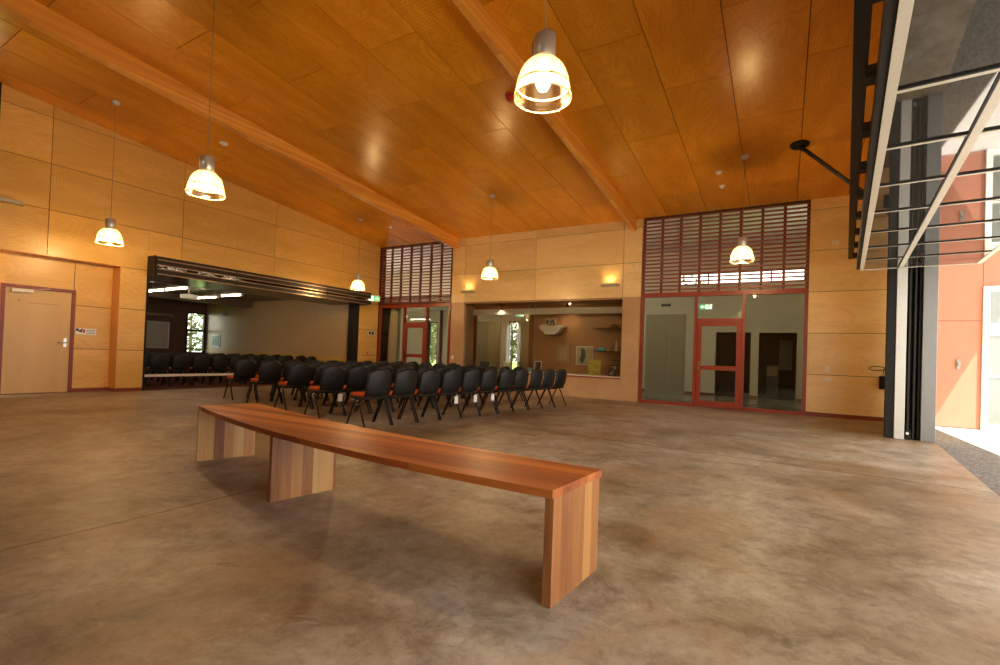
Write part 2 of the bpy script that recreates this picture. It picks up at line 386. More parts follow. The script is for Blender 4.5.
# back wall
b = MB(); T = .02
def backer(x0, x1, z0, z1, th=.22): b.box(x0, x1, T, th, z0, z1, 3)
ZT = CZ
backer(3.15, 9.2, 2.70, ZT+.2); backer(3.15, 3.65, 0, 2.70); backer(8.72, 9.2, 0, 2.70); backer(3.65, 8.72, 0, .58)
backer(12.81, 14.6, 0, ZT+.2); backer(-.3, .06, 0, ZT+.2)
backer(.06, 3.15, 2.66, 2.74); backer(9.2, 12.81, 2.70, 2.78); backer(.06, 3.15, 4.71, ZT+.2); backer(9.2, 12.81, 4.72, ZT+.2)
pf = lambda i, j: 1 if (j == 1 and i == 2) else 0
panels_x(b, [3.15, 3.65, 6.14, 8.70, 9.2], [2.7, 3.6, 4.5, ZT+.02], 0, mat=pf)
panels_x(b, [12.81, 14.5], [.08, .9, 1.8, 2.7, 3.6, 4.5, ZT+.02], 0)
b.box(3.15, 3.65, 0, T, 0, 2.70, 2); b.box(8.72, 9.2, 0, T, 0, 2.70, 2); b.box(3.65, 8.72, 0, T, 0, .58, 2)
b.box(3.15, 3.17, .0, .22, 0, 4.62, 2); b.box(9.18, 9.2, 0, .22, 0, 4.62, 2)
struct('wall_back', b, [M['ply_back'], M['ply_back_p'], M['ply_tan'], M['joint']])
b = MB(); b.box(12.81, 14.2, -.014, .0, 0, .075); struct('baseboard_back', b, M['skirt'])

# left wall: sheets of 2.41 x 0.9
b = MB()
LY = [-13.735, -11.325, -8.915, -6.505, -4.095, -1.685, -.02]
LZ = [0, .9, 1.8, 2.7, 3.6, 4.5, 5.4, 6.3, 7.2]
OPY0, OPY1, OPZ = -7.2, -.92, 3.02
def lwall(y0, y1, z0, z1, m):
    """one sheet, cut by the roof slope"""
    if z0 > ceil_z(y0) - .01: return
    if ceil_z(y1) + .02 < z0 + .02:                 # the roof cuts the sheet's lower edge: shorten it
        y1 = min(y1, (CZ - z0)/CS)
    pts = [(y0, z0), (y1, z0), (y1, max(z0+.012, min(z1, ceil_z(y1)+.02))), (y0, min(z1, ceil_z(y0)+.02))]
    pts = [(y0+G/2, z0+G/2), (y1-G/2, z0+G/2), (y1-G/2, pts[2][1]-G/2), (y0+G/2, pts[3][1]-G/2)]
    A = [b.bm.verts.new((0, p[0], p[1])) for p in pts]; B = [b.bm.verts.new((-.016, p[0], p[1])) for p in pts]
    b.bm.faces.new(A).material_index = m; b.bm.faces.new(B[::-1]).material_index = m
    for k in range(4): b.bm.faces.new((A[k], B[k], B[(k+1)%4], A[(k+1)%4])).material_index = m
for i in range(len(LY)-1):
    for j in range(3, len(LZ)-1):
        y0, y1 = max(LY[i], -9.66), LY[i+1]
        if y1 <= y0: continue
        z0, z1 = LZ[j], LZ[j+1]
        m = 1 if (j == 4 and i in (2,)) else 0
        if j == 3:                               # this course is cut by the opening head
            for (a0, a1) in ((y0, min(y1, OPY0)), (max(y0, OPY0), min(y1, OPY1)), (max(y0, OPY1), y1)):
                if a1 - a0 < .03: continue
                zz = OPZ if (a0 >= OPY0 - .001 and a1 <= OPY1 + .001) else z0
                lwall(a0 if a0 != OPY0 else a0-G/2, a1, zz, z1, m)
        else: lwall(y0, y1, z0, z1, m)
for j in range(3):
    lwall(-7.71, OPY0+G, LZ[j], LZ[j+1], 0); lwall(OPY1, -.02, LZ[j], LZ[j+1], 0)
b.prism([(-.20, -9.66), (-.018, -9.66), (-.018, 0), (-.20, 0)], 3.05, lambda x, y: ceil_z(y)+.2, 2)
b.box(-.20, -.018, -9.66, OPY0, 2.72, 3.1, 2); b.box(-.20, -.018, OPY1, 0, 0, 3.1, 2)
# pier between the door recess and the opening, its jamb with warm reflected light put into the timber colour, the recess soffit and back
b.box(-.7, -.018, -7.69, OPY0-.02, 0, 2.75, 2); b.box(-.36, -.002, -7.71, -7.69, 0, 2.7, 3)
b.box(-.36, -.002, -9.66, -7.69, 2.70, 2.72, 3)
for (z0, z1) in ((0, .9), (.9, 1.8), (1.8, 2.7)):
    b.box(-.366, -.35, -8.37+G, -7.71, z0+G/2, z1-G/2, 0)
b.box(-.366, -.35, -9.39, -8.37, 2.11, 2.7, 0); b.box(-.366, -.35, -9.66, -9.39, 0, 2.7, 0)
b.box(-.6, -.42, -9.66, -7.6, 0, 2.9, 2)
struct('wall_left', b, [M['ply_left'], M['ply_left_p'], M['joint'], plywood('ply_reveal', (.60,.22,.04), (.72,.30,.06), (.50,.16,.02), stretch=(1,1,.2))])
b = MB(); b.box(-.35, -.336, -8.37, -7.71, 0, .075); b.box(-.35, 0, -7.724, -7.71, 0, .075); b.box(0, .014, -7.724, -7.205, 0, .075); b.box(0, .014, -.89, -.02, 0, .075)
struct('baseboard_left', b, M['skirt'])
# dark post where the left wall meets the window wall beyond the frame
b = MB(); b.box(-.1, .05, -9.80, -9.66, 0, 5.75); struct('trim_2', b, M['blackmetal'])
b = MB()                                        # the left wall goes on towards the camera; one high window
b.box(-.12, -.02, YF, -9.8, 0, 4.4); b.box(-.12, -.02, YF, -12.3, 4.4, 7.2); b.box(-.12, -.02, -12.3, -9.8, 5.4, 7.2)
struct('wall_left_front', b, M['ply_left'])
b = MB()
for y in (-9.84, -11.05, -12.26): b.box(-.10, -.02, y-.04, y+.04, 4.4, 5.4)
b.box(-.10, -.02, -12.3, -9.8, 4.4, 4.47); b.box(-.10, -.02, -12.3, -9.8, 5.33, 5.4)
w = struct('window_1', b, M['blackmetal']); b = MB(); b.box(-.07, -.06, -12.3, -9.8, 4.45, 5.35); b.build('window_pane', M['glass'], w)

# wall behind the camera with unseen high windows added for fill light
b = MB(); b.box(-.2, 2.0, YF-.2, YF, 0, 7); b.box(12.6, 15, YF-.2, YF, 0, 7); b.box(2, 12.6, YF-.2, YF, 0, 5.15); b.box(2, 12.6, YF-.2, YF, 6.3, 7); b.box(2, 4.5, YF-.2, YF, 5.15, 6.3); b.box(8.5, 12.6, YF-.2, YF, 5.15, 6.3)
struct('wall_front', b, M['ply_back'])
b = MB()
for k in range(4): x = 4.5 + 4*k/3; b.box(x-.04, x+.04, YF-.15, YF-.05, 5.15, 6.3)
b.box(4.5, 8.5, YF-.15, YF-.05, 5.15, 5.22); b.box(4.5, 8.5, YF-.15, YF-.05, 6.23, 6.3)
w = struct('window_11', b, M['blackmetal']); b = MB(); b.box(4.5, 8.5, YF-.11, YF-.105, 5.15, 6.3); b.build('window_pane', M['glass'], w)

# right wall: header above the big door, short wall beside the columns
b = MB()
b.prism([tuple(dl(.97, -5.5).xy), tuple(dl(1.11, -5.5).xy), tuple(dl(1.11, 12.7).xy), tuple(dl(.97, 12.7).xy)], 2.95, lambda x, y: ceil_z(y)+.25)
struct('wall_right', b, M['ply_back'])
b = MB()
b.prism([tuple(dl(.98, 9.905).xy), tuple(dl(1.10, 9.905).xy), tuple(dl(1.10, 12.40).xy), tuple(dl(.98, 12.40).xy)], 0, 2.95)
struct('wall_right_back', b, M['ply_back'])

b = MB()  # unseen wall added behind the camera to block light from the opening
b.prism([tuple(dl(1.13, -5.5).xy), tuple(dl(1.30, -5.5).xy), tuple(dl(1.30, -.6).xy), tuple(dl(1.13, -.6).xy)], 0, 2.95)
struct('wall_light_block', b, M['ply_back'])

# ------------------------------------------------------------------ ceiling
b = MB()
b.prism([(-.4, YF-.3), (14.9, YF-.3), (14.9, .25), (-.4, .25)], lambda x, y: ceil_z(y)+.022, lambda x, y: ceil_z(y)+.25, 2)
xs = [12.55 - .925*k for k in range(15)][::-1] + [13.475, 14.4]
perf = {(9, 3), (12, 3), (11, 5), (7, 4)}
for i in range(len(xs)-1):
    x0, x1 = max(xs[i], 0.0), xs[i+1]
    par = round((xs[i]-9.775)/.925) % 2
    ys = [-1.17 - 2.525*k for k in range(-1, 8)] if par == 0 else [-2.43 - 2.525*k for k in range(-1, 8)]
    for k in range(len(ys)-1):
        y1, y0 = min(ys[k], 0.02), ys[k+1]
        if y1 - y0 < .05: continue
        b.prism([(x0+G/2, y0+G/2), (x1-G/2, y0+G/2), (x1-G/2, y1-G/2), (x0+G/2, y1-G/2)], lambda x, y: ceil_z(y), lambda x, y: ceil_z(y)+.015, 1 if (i, k) in perf else 0)
struct('ceiling', b, [M['ply_ceil'], M['ply_ceil_p'], M['joint']])
# beams under the ceiling
for nm, x0, x1, lab in (('ceiling_beam', 3.19, 3.36, 'long orange laminated timber beam under the ceiling, nearer the left wall'),
                        ('ceiling_beam', 8.912, 9.01, 'laminated timber beam running down the middle of the plywood ceiling, nearer the camera')):
    b = MB(); b.prism([(x0, YF+.02), (x1, YF+.02), (x1, 0.0), (x0, 0.0)], lambda x, y: ceil_z(y)-.30, lambda x, y: ceil_z(y)-.001)
    o = b.build(nm, M['beam']); tag(o, lab, 'beam', 'ceiling beams')
# eave outside, over the threshold
b = MB(); b.box(14.3, 17.0, -40, .3, 4.72, 4.95); struct('ceiling_eave', b, M['white'])

# ------------------------------------------------------------------ side room behind the left opening
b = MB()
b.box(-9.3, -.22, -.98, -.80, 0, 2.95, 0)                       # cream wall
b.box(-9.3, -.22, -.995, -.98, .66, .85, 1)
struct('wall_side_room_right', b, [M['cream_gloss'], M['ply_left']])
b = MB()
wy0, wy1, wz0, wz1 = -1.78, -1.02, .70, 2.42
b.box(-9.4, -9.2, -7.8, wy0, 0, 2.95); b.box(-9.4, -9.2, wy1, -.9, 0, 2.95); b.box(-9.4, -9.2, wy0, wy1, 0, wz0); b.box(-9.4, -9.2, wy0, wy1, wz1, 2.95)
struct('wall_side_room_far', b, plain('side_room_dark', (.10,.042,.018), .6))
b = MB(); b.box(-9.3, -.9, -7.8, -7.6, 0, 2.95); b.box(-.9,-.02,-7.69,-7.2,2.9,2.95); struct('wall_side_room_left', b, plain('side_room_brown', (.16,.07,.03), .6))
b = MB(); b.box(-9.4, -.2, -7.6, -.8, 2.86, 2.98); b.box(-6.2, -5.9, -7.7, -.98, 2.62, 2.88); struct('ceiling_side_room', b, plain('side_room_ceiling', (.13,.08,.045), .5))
b = MB(); 
for y0, y1, z0, z1 in ((wy0, wy1, wz0, wz0+.05), (wy0, wy1, wz1-.05, wz1), (wy0, wy0+.05, wz0, wz1), (wy1-.05, wy1, wz0, wz1), (wy0, wy1, 1.62, 1.70), (wy0, wy1, .86, .90)):
    b.box(-9.26, -9.18, y0, y1, z0, z1)
w = struct('window_2', b, M['blackmetal']); b = MB(); b.box(-9.24, -9.235, wy0, wy1, wz0, wz1); b.build('window_pane', M['glass'], w)
# whiteboard and the strip above it
r = empty('whiteboard', (-9.19, -2.9, .9), 0, 'blank grey whiteboard on the dark end wall of the side room', 'whiteboard')
b = MB(); b.box(-9.19, -9.165, -3.75, -2.47, .9, 1.9); b.build('board', plain('board_grey', (.42,.38,.29), .4), r)
b = MB()
for y0, y1, z0, z1 in ((-3.78, -2.44, .87, .9), (-3.78, -2.44, 1.9, 1.93), (-3.78, -3.75, .87, 1.93), (-2.47, -2.44, .87, 1.93)): b.box(-9.19, -9.155, y0, y1, z0, z1)
b.build('frame', M['steel'], r)
b = MB(); b.box(-9.19, -9.11, -4.0, -2.32, 2.16, 2.26); b.tube([(-9.12,-4.02,2.2), (-9.12,-2.30,2.2)], .035, 12)
o = b.build('projection_screen', plain('screen_case', (.30,.19,.10), .5)); tag(o, 'rolled-up projection screen case above the grey whiteboard in the side room', 'projection screen')
# poster near the window on the cream wall
b = MB(); b.box(-8.72, -8.05, -1.0, -.981, .98, 1.52); b.box(-8.66, -8.11, -1.003, -.9995, 1.04, 1.46, 1)
o = b.build('wall_poster', [M['white'], plain('poster_blue', (.30,.42,.48), .5, var=.4, scale=6)]); tag(o, 'pale blue poster on the cream wall beside the side room window', 'poster')
# fluorescent battens: two runs, each with two tubes
for k, (x0, x1, y) in enumerate(((-4.35, -3.36, -5.28), (-3.24, -1.95, -5.33), (-5.05, -3.62, -3.62), (-3.12, -1.98, -3.78))):
    r = empty('fluorescent_light', ((x0+x1)/2, y, 2.64), 0, ['left fluorescent tube of the nearer pair on the side room ceiling', 'right fluorescent tube of the nearer pair, just left of the projector',
        'fluorescent tube hanging just right of the projector, left of its pair', 'fluorescent tube farthest right, over the side room chairs'][k], 'ceiling light', 'side room fluorescent tubes')
    b = MB(); b.tube([(x0+.03, y, 2.645), (x1-.03, y, 2.645)], .018, 10); b.build('tube', M['tube'], r)
    b = MB(); b.box(x0, x1, y-.05, y+.05, 2.68, 2.73); b.box(x0, x0+.05, y-.035, y+.035, 2.61, 2.69); b.box(x1-.05, x1, y-.035, y+.035, 2.61, 2.69)
    b.build('batten', M['white_pl'], r)
    for xx in (x0+.2, x1-.2):
        b = MB(); b.tube([(xx, y, 2.73), (xx, y, 2.87)], .006, 6); b.build('hanger', M['steel'], r)
# projector
px_, py_ = -3.77, -4.43
r = empty('projector', (px_, py_, 2.87), 0, 'white ceiling-mounted projector in the side room', 'projector')
b = MB(); b.box(px_-.16, px_+.16, py_-.19, py_+.19, 2.50, 2.63, bev=.02); b.build('body', M['white_pl'], r)
b = MB(); b.tube([(px_, py_, 2.63), (px_, py_, 2.87)], .025, 12); b.box(px_-.09, px_+.09, py_-.09, py_+.09, 2.63, 2.65); b.build('mount', M['white_pl'], r)
b = MB(); b.tube([(px_-.155, py_-.08, 2.56), (px_-.19, py_-.08, 2.56)], [.05, .045], 16); b.build('lens', M['blackmetal'], r)
# small camera on the cream wall
r = empty('security_camera', (-7.55, -1.06, 2.42), 0, 'small round wall camera high on the cream side room wall', 'camera')
b = MB(); b.tube([(-7.55, -.98, 2.44), (-7.55, -1.08, 2.44)], .03, 10); b.build('bracket', M['white_pl'], r)
bm2 = MB(); bm2.lathe([(.001,-.13),(.07,-.115),(.12,-.06),(.135,0),(.12,.05),(.07,.08),(.001,.09)], 20, o=(-7.55,-1.15,2.42)); bm2.build('housing', plain('camera_grey', (.35,.33,.3), .3), r)
# low white bar in front of the chairs
r = empty('low_rail', (-.62, -5.2, 0), 0, 'long low white rail in front of the side room chairs', 'rail')
b = MB(); b.box(-.68, -.58, -7.15, -4.45, .265, .325, bev=.006); b.build('rail', M['white'], r)
for y in (-7.05, -5.8, -4.55):
    b = MB(); b.box(-.645, -.615, y-.015, y+.015, .004, .266); b.build('leg', M['blackmetal'], r)

# jamb post at the right of the opening and the dark left jamb
b = MB(); b.box(-.20, .035, -1.19, -.93, 0, 2.60, bev=.004); struct('trim_3', b, M['blackmetal'])
b = MB(); b.box(-.20, .006, -7.205, -7.165, 0, 3.02); struct('trim_4', b, M['blackmetal'])

# retracted tilt-up leaves over the left opening
r = empty('overhead_door', (0, -3.9, 2.62), 0, 'dark folded tilt-up door lying under the head of the left opening', 'door')
for zz in (2.60, 2.80):
    b = MB(); b.box(-1.25, .40, -7.17, -.80, zz+.012, zz+.125); lf = b.build('leaf', plain('leaf_laminate', (.085,.05,.028), .22, var=.1), r)
    b = MB()
    b.box(.40, .425, -7.18, -.79, zz, zz+.022); b.box(.40, .425, -7.18, -.79, zz+.115, zz+.137); b.box(.40, .413, -7.18, -.79, zz+.022, zz+.115, 1)
    b.box(-1.25, .40, -7.185, -7.17, zz, zz+.137, 1); b.box(-1.25, .40, -.80, -.78, zz, zz+.137, 1)
    b.box(.425, .43, -5.42, -5.39, zz, zz+.137, 1); b.box(.425, .43, -2.6, -2.57, zz, zz+.137, 1)
    b.build('edge_frame', [plain('edge_bronze', (.30,.20,.13), .3, metal=.7), M['darkmetal']], lf)
b = MB(); b.box(.30, .41, -7.18, -.79, 2.94, 3.0); b.build('top_rail', M['darkmetal'], r)
b = MB(); b.box(0.008, .36, -7.21, -7.186, 2.58, 3.02); b.build('hinge_bracket', M['blackmetal'], r)
b = MB(); b.box(-.1, .12, -.78, -.92, 2.60, 3.0); b.build('hinge_bracket', M['blackmetal'], r)

# ------------------------------------------------------------------ timber door in the left recess
DX, DY = .35, -.13
d = MB(); d.box(-.715, -.69, -9.26, -8.27, .01, 2.05, bev=.002); dr = struct('door_1', d, M['ply_door'])
b = MB(); b.box(-.72, -.66, -9.32, -9.26, 0, 2.11); b.box(-.72, -.66, -8.27, -8.21, 0, 2.11); b.box(-.72, -.66, -9.26, -8.27, 2.05, 2.11); b.build('door_frame', M['skirt'], dr)
b = MB(); b.box(-.69, -.685, -8.37, -8.32, .93, 1.11); b.tube([(-.685,-8.345,1.02), (-.63,-8.345,1.02), (-.63,-8.47,1.02)], .011, 8); b.build('door_handle', M['steel'], dr)
b = MB(); b.box(-.69, -.63, -9.18, -8.87, 1.97, 2.035, bev=.005); b.tube([(-.65,-8.87,2.03), (-.58,-8.75,2.05), (-.66,-8.62,2.08)], .008, 6); b.build('door_closer', M['white_pl'], dr)
b = MB(); b.box(-.69, -.686, -9.08, -9.04, 1.80, 1.82); 
for k in range(14): b.box(-.69, -.687, -8.92+k*.031, -8.905+k*.031, 1.768, 1.784)
b.build('door_lettering', plain('letter_grey', (.25,.18,.10), .5), dr)
# small safety sign on the recess wall
r = empty('safety_sign', (-.70, -8.0, 1.26), 0, 'small white sign with black pictograms beside the timber door', 'sign')
b = MB(); b.box(-.70, -.695, -8.18, -7.83, 1.20, 1.33); b.build('plate', M['white_pl'], r)
b = MB(); b.box(-.695, -.693, -8.175, -8.125, 1.27, 1.325); b.box(-.695, -.693, -8.12, -8.07, 1.25, 1.30, 0); b.box(-.695,-.693,-8.09,-8.06,1.30,1.325,0); b.box(-.695,-.693,-8.06,-8.02,1.24,1.31,1)
for k in range(3): b.box(-.695, -.6945, -8.0, -7.85, 1.225+k*.033, 1.236+k*.033, 0)
b.build('marks', [plain('ink', (.03,.03,.04), .5), M['red']], r)

for o_ in [dr, r] : o_.location = (o_.location.x + DX, o_.location.y + DY, o_.location.z)
# ------------------------------------------------------------------ glazed screens with slats above
def frame_box(b, x0, x1, z0, z1, y0=-.02, y1=.08, m=0): b.box(x0, x1, y0, y1, z0, z1, m)
def screen(n, X0, X1, mA, mB, slat_top, dtop=2.06, head=2.68, doorparts=True, lockx='L'):
    """timber framed glass screen: side light, door with transom, side light"""
    b = MB(); w = .065
    frame_box(b, X0, X1, head, head+.11); frame_box(b, X0, X0+w, 0, head); frame_box(b, X1-w, X1, 0, head)
    frame_box(b, mA-w/2, mA+w/2, 0, head); frame_box(b, mB-w/2, mB+w/2, 0, head)
    frame_box(b, mA, mB, dtop, dtop+.07); frame_box(b, X0+w, mA, 0, .075); frame_box(b, mB, X1-w, 0, .075)
    wn = struct('window_%d' % n, b, M['jarrah_v'])
    g = MB(); g.box(X0+w, mA-w/2, .025, .031, .075, head); g.build('window_pane', M['glass'], wn)
    g = MB(); g.box(mB+w/2, X1-w, .025, .031, .075, head); g.build('window_pane', M['glass'], wn)
    g = MB(); g.box(mA+w/2, mB-w/2, .025, .031, dtop+.07, head); g.build('window_pane', M['glass'], wn)
    b = MB(); a0, a1 = mA+w/2+.006, mB-w/2-.006; s = .10
    b.box(a0, a0+s, -.012, .035, .012, dtop-.006); b.box(a1-s, a1, -.012, .035, .012, dtop-.006)
    b.box(a0+s, a1-s, -.012, .035, .012, .16); b.box(a0+s, a1-s, -.012, .035, dtop-.11, dtop-.006); b.box(a0+s, a1-s, -.012, .035, .90, 1.01)
    dr = struct('door_%d' % (n-1), b, M['jarrah_v'])
    g = MB(); g.box(a0+s, a1-s, .008, .014, .16, .90); g.box(a0+s, a1-s, .008, .014, 1.01, dtop-.11); g.build('door_glass', M['glass'], dr)
    b = MB(); hx = a0+.05; b.box(hx-.022, hx+.022, -.018, -.012, .88, 1.10); b.tube([(hx,-.018,1.0), (hx,-.07,1.0), (hx+.12,-.07,1.0)], .011, 8); b.build('door_handle', M['chrome'], dr)
    # slats
    r = empty('slat_screen', ((X0+X1)/2, .03, head+.11), 0, 'red-brown horizontal slat screen above the %s' % ('left glazed doors, in the corner' if n == 3 else 'right glazed door and its side panes'), 'slat screen', 'slat screens')
    z0 = head+.13; ns = 20; dz = (slat_top - z0 - .0)/ns
    for k in range(ns):
        z = z0 + dz*(k+.5); b = MB(); b.box(X0+.01, X1-.01, -.03, .012, z-.017, z+.017); b.build('slat', M['slat'], r)
    nb = round((X1-X0)/.44)
    for k in range(nb+1):
        x = X0+.03 + (X1-X0-.06)*k/nb
        b = MB(); b.box(x-.028, x+.028, .012, .07, head+.11, slat_top+.01); b.build('batten', M['batten'], r)
    return wn
screen(3, .06, 3.15, 1.20, 2.18, 4.70, head=2.58, dtop=2.00)
screen(4, 9.20, 12.81, 10.52, 11.56, 4.71)

# ------------------------------------------------------------------ corridor behind the glass
b = MB()
HC = 4.75
ops = [(-1.36, -.86, .45, 2.45), (2.76, 3.24, .45, 2.45), (10.48, 11.49, 0, 2.07), (11.71, 12.72, 0, 2.06), (9.3, 12.9, 3.62, 4.02)]
cuts = sorted({-5.0, 14.9} | {o[0] for o in ops} | {o[1] for o in ops})
for x0, x1 in zip(cuts[:-1], cuts[1:]):
    zs = [0.0]
    hs = sorted([(o[2], o[3]) for o in ops if o[0] <= x0+1e-6 and o[1] >= x1-1e-6]); z = 0
    for (a, c) in hs:
        if a > z: b.box(x0, x1, 4.5, 4.65, z, a)
        z = c
    b.box(x0, x1, 4.5, 4.65, z, HC)
struct('wall_corridor', b, M['corr'])
b = MB(); b.box(-5, 14.9, .22, 4.7, HC, HC+.1); struct('ceiling_corridor', b, M['white'])
b = MB(); b.box(-5.1, -5, .2, 4.7, 0, HC); b.box(14.3, 14.9, .22, 4.6, 0, HC); struct('wall_corridor_ends', b, M['corr'])
b = MB(); b.box(8.0, 10.46, 4.485, 4.5, 0, .09); b.box(11.5, 11.7, 4.485, 4.5, 0, .09); b.box(12.73, 14.3, 4.485, 4.5, 0, .09); struct('baseboard_corridor', b, M['skirt'])
# recess with doors seen through the left pane
b = MB(); b.box(8.25, 9.55, 4.47, 4.495, .0, 2.66, 0); b.box(8.35, 8.98, 4.455, 4.47, .1, 2.2, 1); b.box(9.08, 9.50, 4.455, 4.47, .1, 1.98, 1)
struct('trim_5', b, [plain('recess_taupe', (.40,.33,.22), .5), plain('recess_door', (.36,.30,.20), .45)])
# dark room beyond the two doorways
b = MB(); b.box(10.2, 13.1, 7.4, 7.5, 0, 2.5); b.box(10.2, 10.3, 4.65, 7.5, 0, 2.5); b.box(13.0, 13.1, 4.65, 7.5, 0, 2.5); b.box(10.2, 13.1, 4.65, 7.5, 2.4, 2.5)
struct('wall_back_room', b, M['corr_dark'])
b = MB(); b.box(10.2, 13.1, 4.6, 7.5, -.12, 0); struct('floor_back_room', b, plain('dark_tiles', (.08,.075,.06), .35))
b = MB(); b.box(11.9, 12.25, 6.0, 6.4, 0, 1.05, bev=.01); b.box(11.92, 12.23, 5.99, 6.0, .7, 1.02, 1)
o = b.build('vending_cabinet', [plain('cab', (.09,.08,.07), .5), plain('cab_face', (.32,.2,.12), .5)]); tag(o, 'dark cabinet with brown front inside the dark doorway', 'cabinet')
b = MB(); b.box(12.25, 12.65, 7.36, 7.4, .9, 1.95); o = b.build('back_room_poster', plain('pale_green_sheet', (.36,.40,.27), .6)); tag(o, 'pale green sheet on the far wall inside the dark doorway', 'poster')
b = MB(); b.box(13.02, 13.06, .25, 1.6, 0.02, 2.7); b.box(13.0, 13.09, 1.52, 1.6, 0, 2.75); struct('trim_6', b, M['jarrah_v'])
# grille above the recess, partition behind the left glazing, partitions seen through the display case
b = MB(); b.box(8.74, 9.05, 4.46, 4.5, 2.93, 3.02)
for k in range(4): b.box(8.75, 9.04, 4.45, 4.46, 2.94+k*.02, 2.95+k*.02, 1)
o = b.build('air_grille', [M['greymetal'], M['darkmetal']]); tag(o, 'small grey air grille behind the left pane of the glazed screen', 'air grille')
b = MB(); b.box(-.4, .66, .30, .42, 0, 2.95); struct('wall_corridor_stub', b, plain('pale_panel', (.56,.53,.42), .5))
b = MB(); b.box(.19, .23, .285, .30, 1.36, 1.48, bev=.004); o = b.build('door_lock', M['darkmetal']); tag(o, 'small dark lock plate on the pale panel behind the left glass', 'lock')
b = MB(); b.box(-5, 3.1, .22, 4.5, 2.95, 3.02); struct('ceiling_lobby', b, M['white'])
b = MB(); b.box(-1.42, -1.36, 4.40, 4.5, 0, 2.95); b.box(-.68, -.60, 4.40, 4.5, 0, 2.95); struct('trim_7', b, M['batten'])

# windows in the far corridor wall
for n, (x0, x1, z0, z1) in ((5, ops[0]), (6, ops[1]), (7, ops[4])):
    b = MB(); w = .045
    b.box(x0, x1, 4.52, 4.6, z0, z0+w); b.box(x0, x1, 4.52, 4.6, z1-w, z1); b.box(x0, x0+w, 4.52, 4.6, z0, z1); b.box(x1-w, x1, 4.52, 4.6, z0, z1)
    if n == 7:
        for k in range(1, 4): b.box(x0+(x1-x0)*k/4-.02, x0+(x1-x0)*k/4+.02, 4.52, 4.6, z0, z1)
    wn = struct('window_%d' % n, b, M['darkmetal']); g = MB(); g.box(x0, x1, 4.55, 4.556, z0, z1); g.build('window_pane', M['glass'], wn)

# lights behind the glass: one strip on the lobby ceiling, the rest unseen, added to brighten the corridor
for k, (x, y, z) in enumerate(((1.2, 2.2, 2.93), (4.9, .32, 3.9), (7.6, .32, 3.9), (13.55, .32, 3.6), (2.0, .32, 3.9))):
    if k == 4: continue
    hw = .62 if k != 3 else .5
    r = empty('strip_light', (x, y, z), 0, ['white strip light on the lobby ceiling behind the left glass', 'left unseen light added to brighten the corridor, above the display case',
         'right unseen light added to brighten the corridor, above the display case', 'unseen light added to brighten the corridor behind the right plywood'][k], 'light', 'corridor strip lights')
    b = MB(); b.box(x-hw, x+hw, y-.06, y+.04, z-.02, z+.018); b.build('fitting', M['white_pl'], r)
    b = MB(); b.box(x-hw+.02, x+hw-.02, y-.045, y+.035, z-.05, z-.02) if k == 0 else b.box(x-hw+.02, x+hw-.02, y+.042, y+.10, z-.05, z+.05)
    b.build('diffuser', emis('strip_glow', (1, .90, .70), 9 if k == 0 else 26), r)

# ------------------------------------------------------------------ display case
b = MB()
b.box(3.651, 3.67, .0, .62, .58, 2.70, 0); b.box(8.70, 8.719, .02, .95, .58, 2.70, 0)       # reveals
b.box(3.651, 8.719, .02, .95, 2.66, 2.70, 1)
b.box(5.70, 8.719, .93, .95, .58, 2.70, 1)
b.box(3.651, 8.719, .222, .95, .50, .58, 1)
struct('wall_display_case', b, [M['ply_tan'], M['ply_brown']])
b = MB(); b.box(3.652, 8.718, -.02, .93, .58, .612, 0); b.box(3.652, 8.718, -.03, -.005, .555, .590, 1); struct('trim_8', b, [M['white'], M['jarrah']])
b = MB(); b.box(3.672, 8.70, .08, .086, .612, 2.66); w = struct('window_8', b, M['glass_shop'])
b = MB(); b.box(6.12, 6.13, .078, .088, .612, 2.66); b.build('glass_joint', M['greymetal'], w)
b = MB(); b.box(3.672, 8.70, .50, .60, 2.34, 2.52, bev=.01); o = b.build('roller_blind', plain('blind_grey', (.62,.60,.53), .45)); tag(o, 'long pale roller blind box at the top of the display case', 'blind')
# inner glazing of the case towards the garden
b = MB()
b.box(3.67, 3.74, .60, .68, .612, 2.66, 0); b.box(5.655, 5.69, .60, .93, .612, 2.66, 1)
b.box(3.74, 5.66, .60, .66, 2.52, 2.66, 0)
w = struct('window_9', b, [M['jarrah_v'], M['ply_brown']])
b = MB(); b.box(3.74, 5.66, .62, .626, .612, 2.52); b.build('window_pane', M['glass_shop'], w)
b = MB(); b.box(3.15, 4.03, 1.6, 1.66, 0, 2.22, 1); b.box(4.035, 4.075, 1.58, 1.68, 0, 2.9, 2); b.box(4.81, 5.9, 1.6, 1.7, 0, 3.0, 1)
struct('wall_corridor_screen', b, [M['corr'], plain('olive_panel', (.48,.41,.24), .5), M['steel']])
# things in the case
def leaning(name, x, y, z, w, h, t, mats, lab, cat, rz=0, tilt=.15, frame=True, group=None):
    r = empty(name, (x, y, z), rz, lab, cat, group)
    Mx = Matrix.Rotation(-tilt, 4, 'X')
    if frame:
        b = MB(); f = .022
        for q in ((-w/2, w/2, 0, f), (-w/2, w/2, h-f, h), (-w/2, -w/2+f, f, h-f), (w/2-f, w/2, f, h-f)): b.box(q[0], q[1], -t, 0, q[2], q[3], 0, Mx)
        b.build('frame', mats[0], r, world=False)
    b = MB(); e = .022 if frame else 0; b.box(-w/2+e, w/2-e, -t*.6, -.002, e, h-e, 0, Mx); b.build('picture', mats[1], r, world=False)
    b = MB(); b.box(-.01, .01, 0, .008, .0, h*.6, 0, Matrix.Translation((0, h*.35, 0)) @ Matrix.Rotation(.35, 4, 'X')); b.build('prop', M['blackmetal'], r, world=False)
    return r
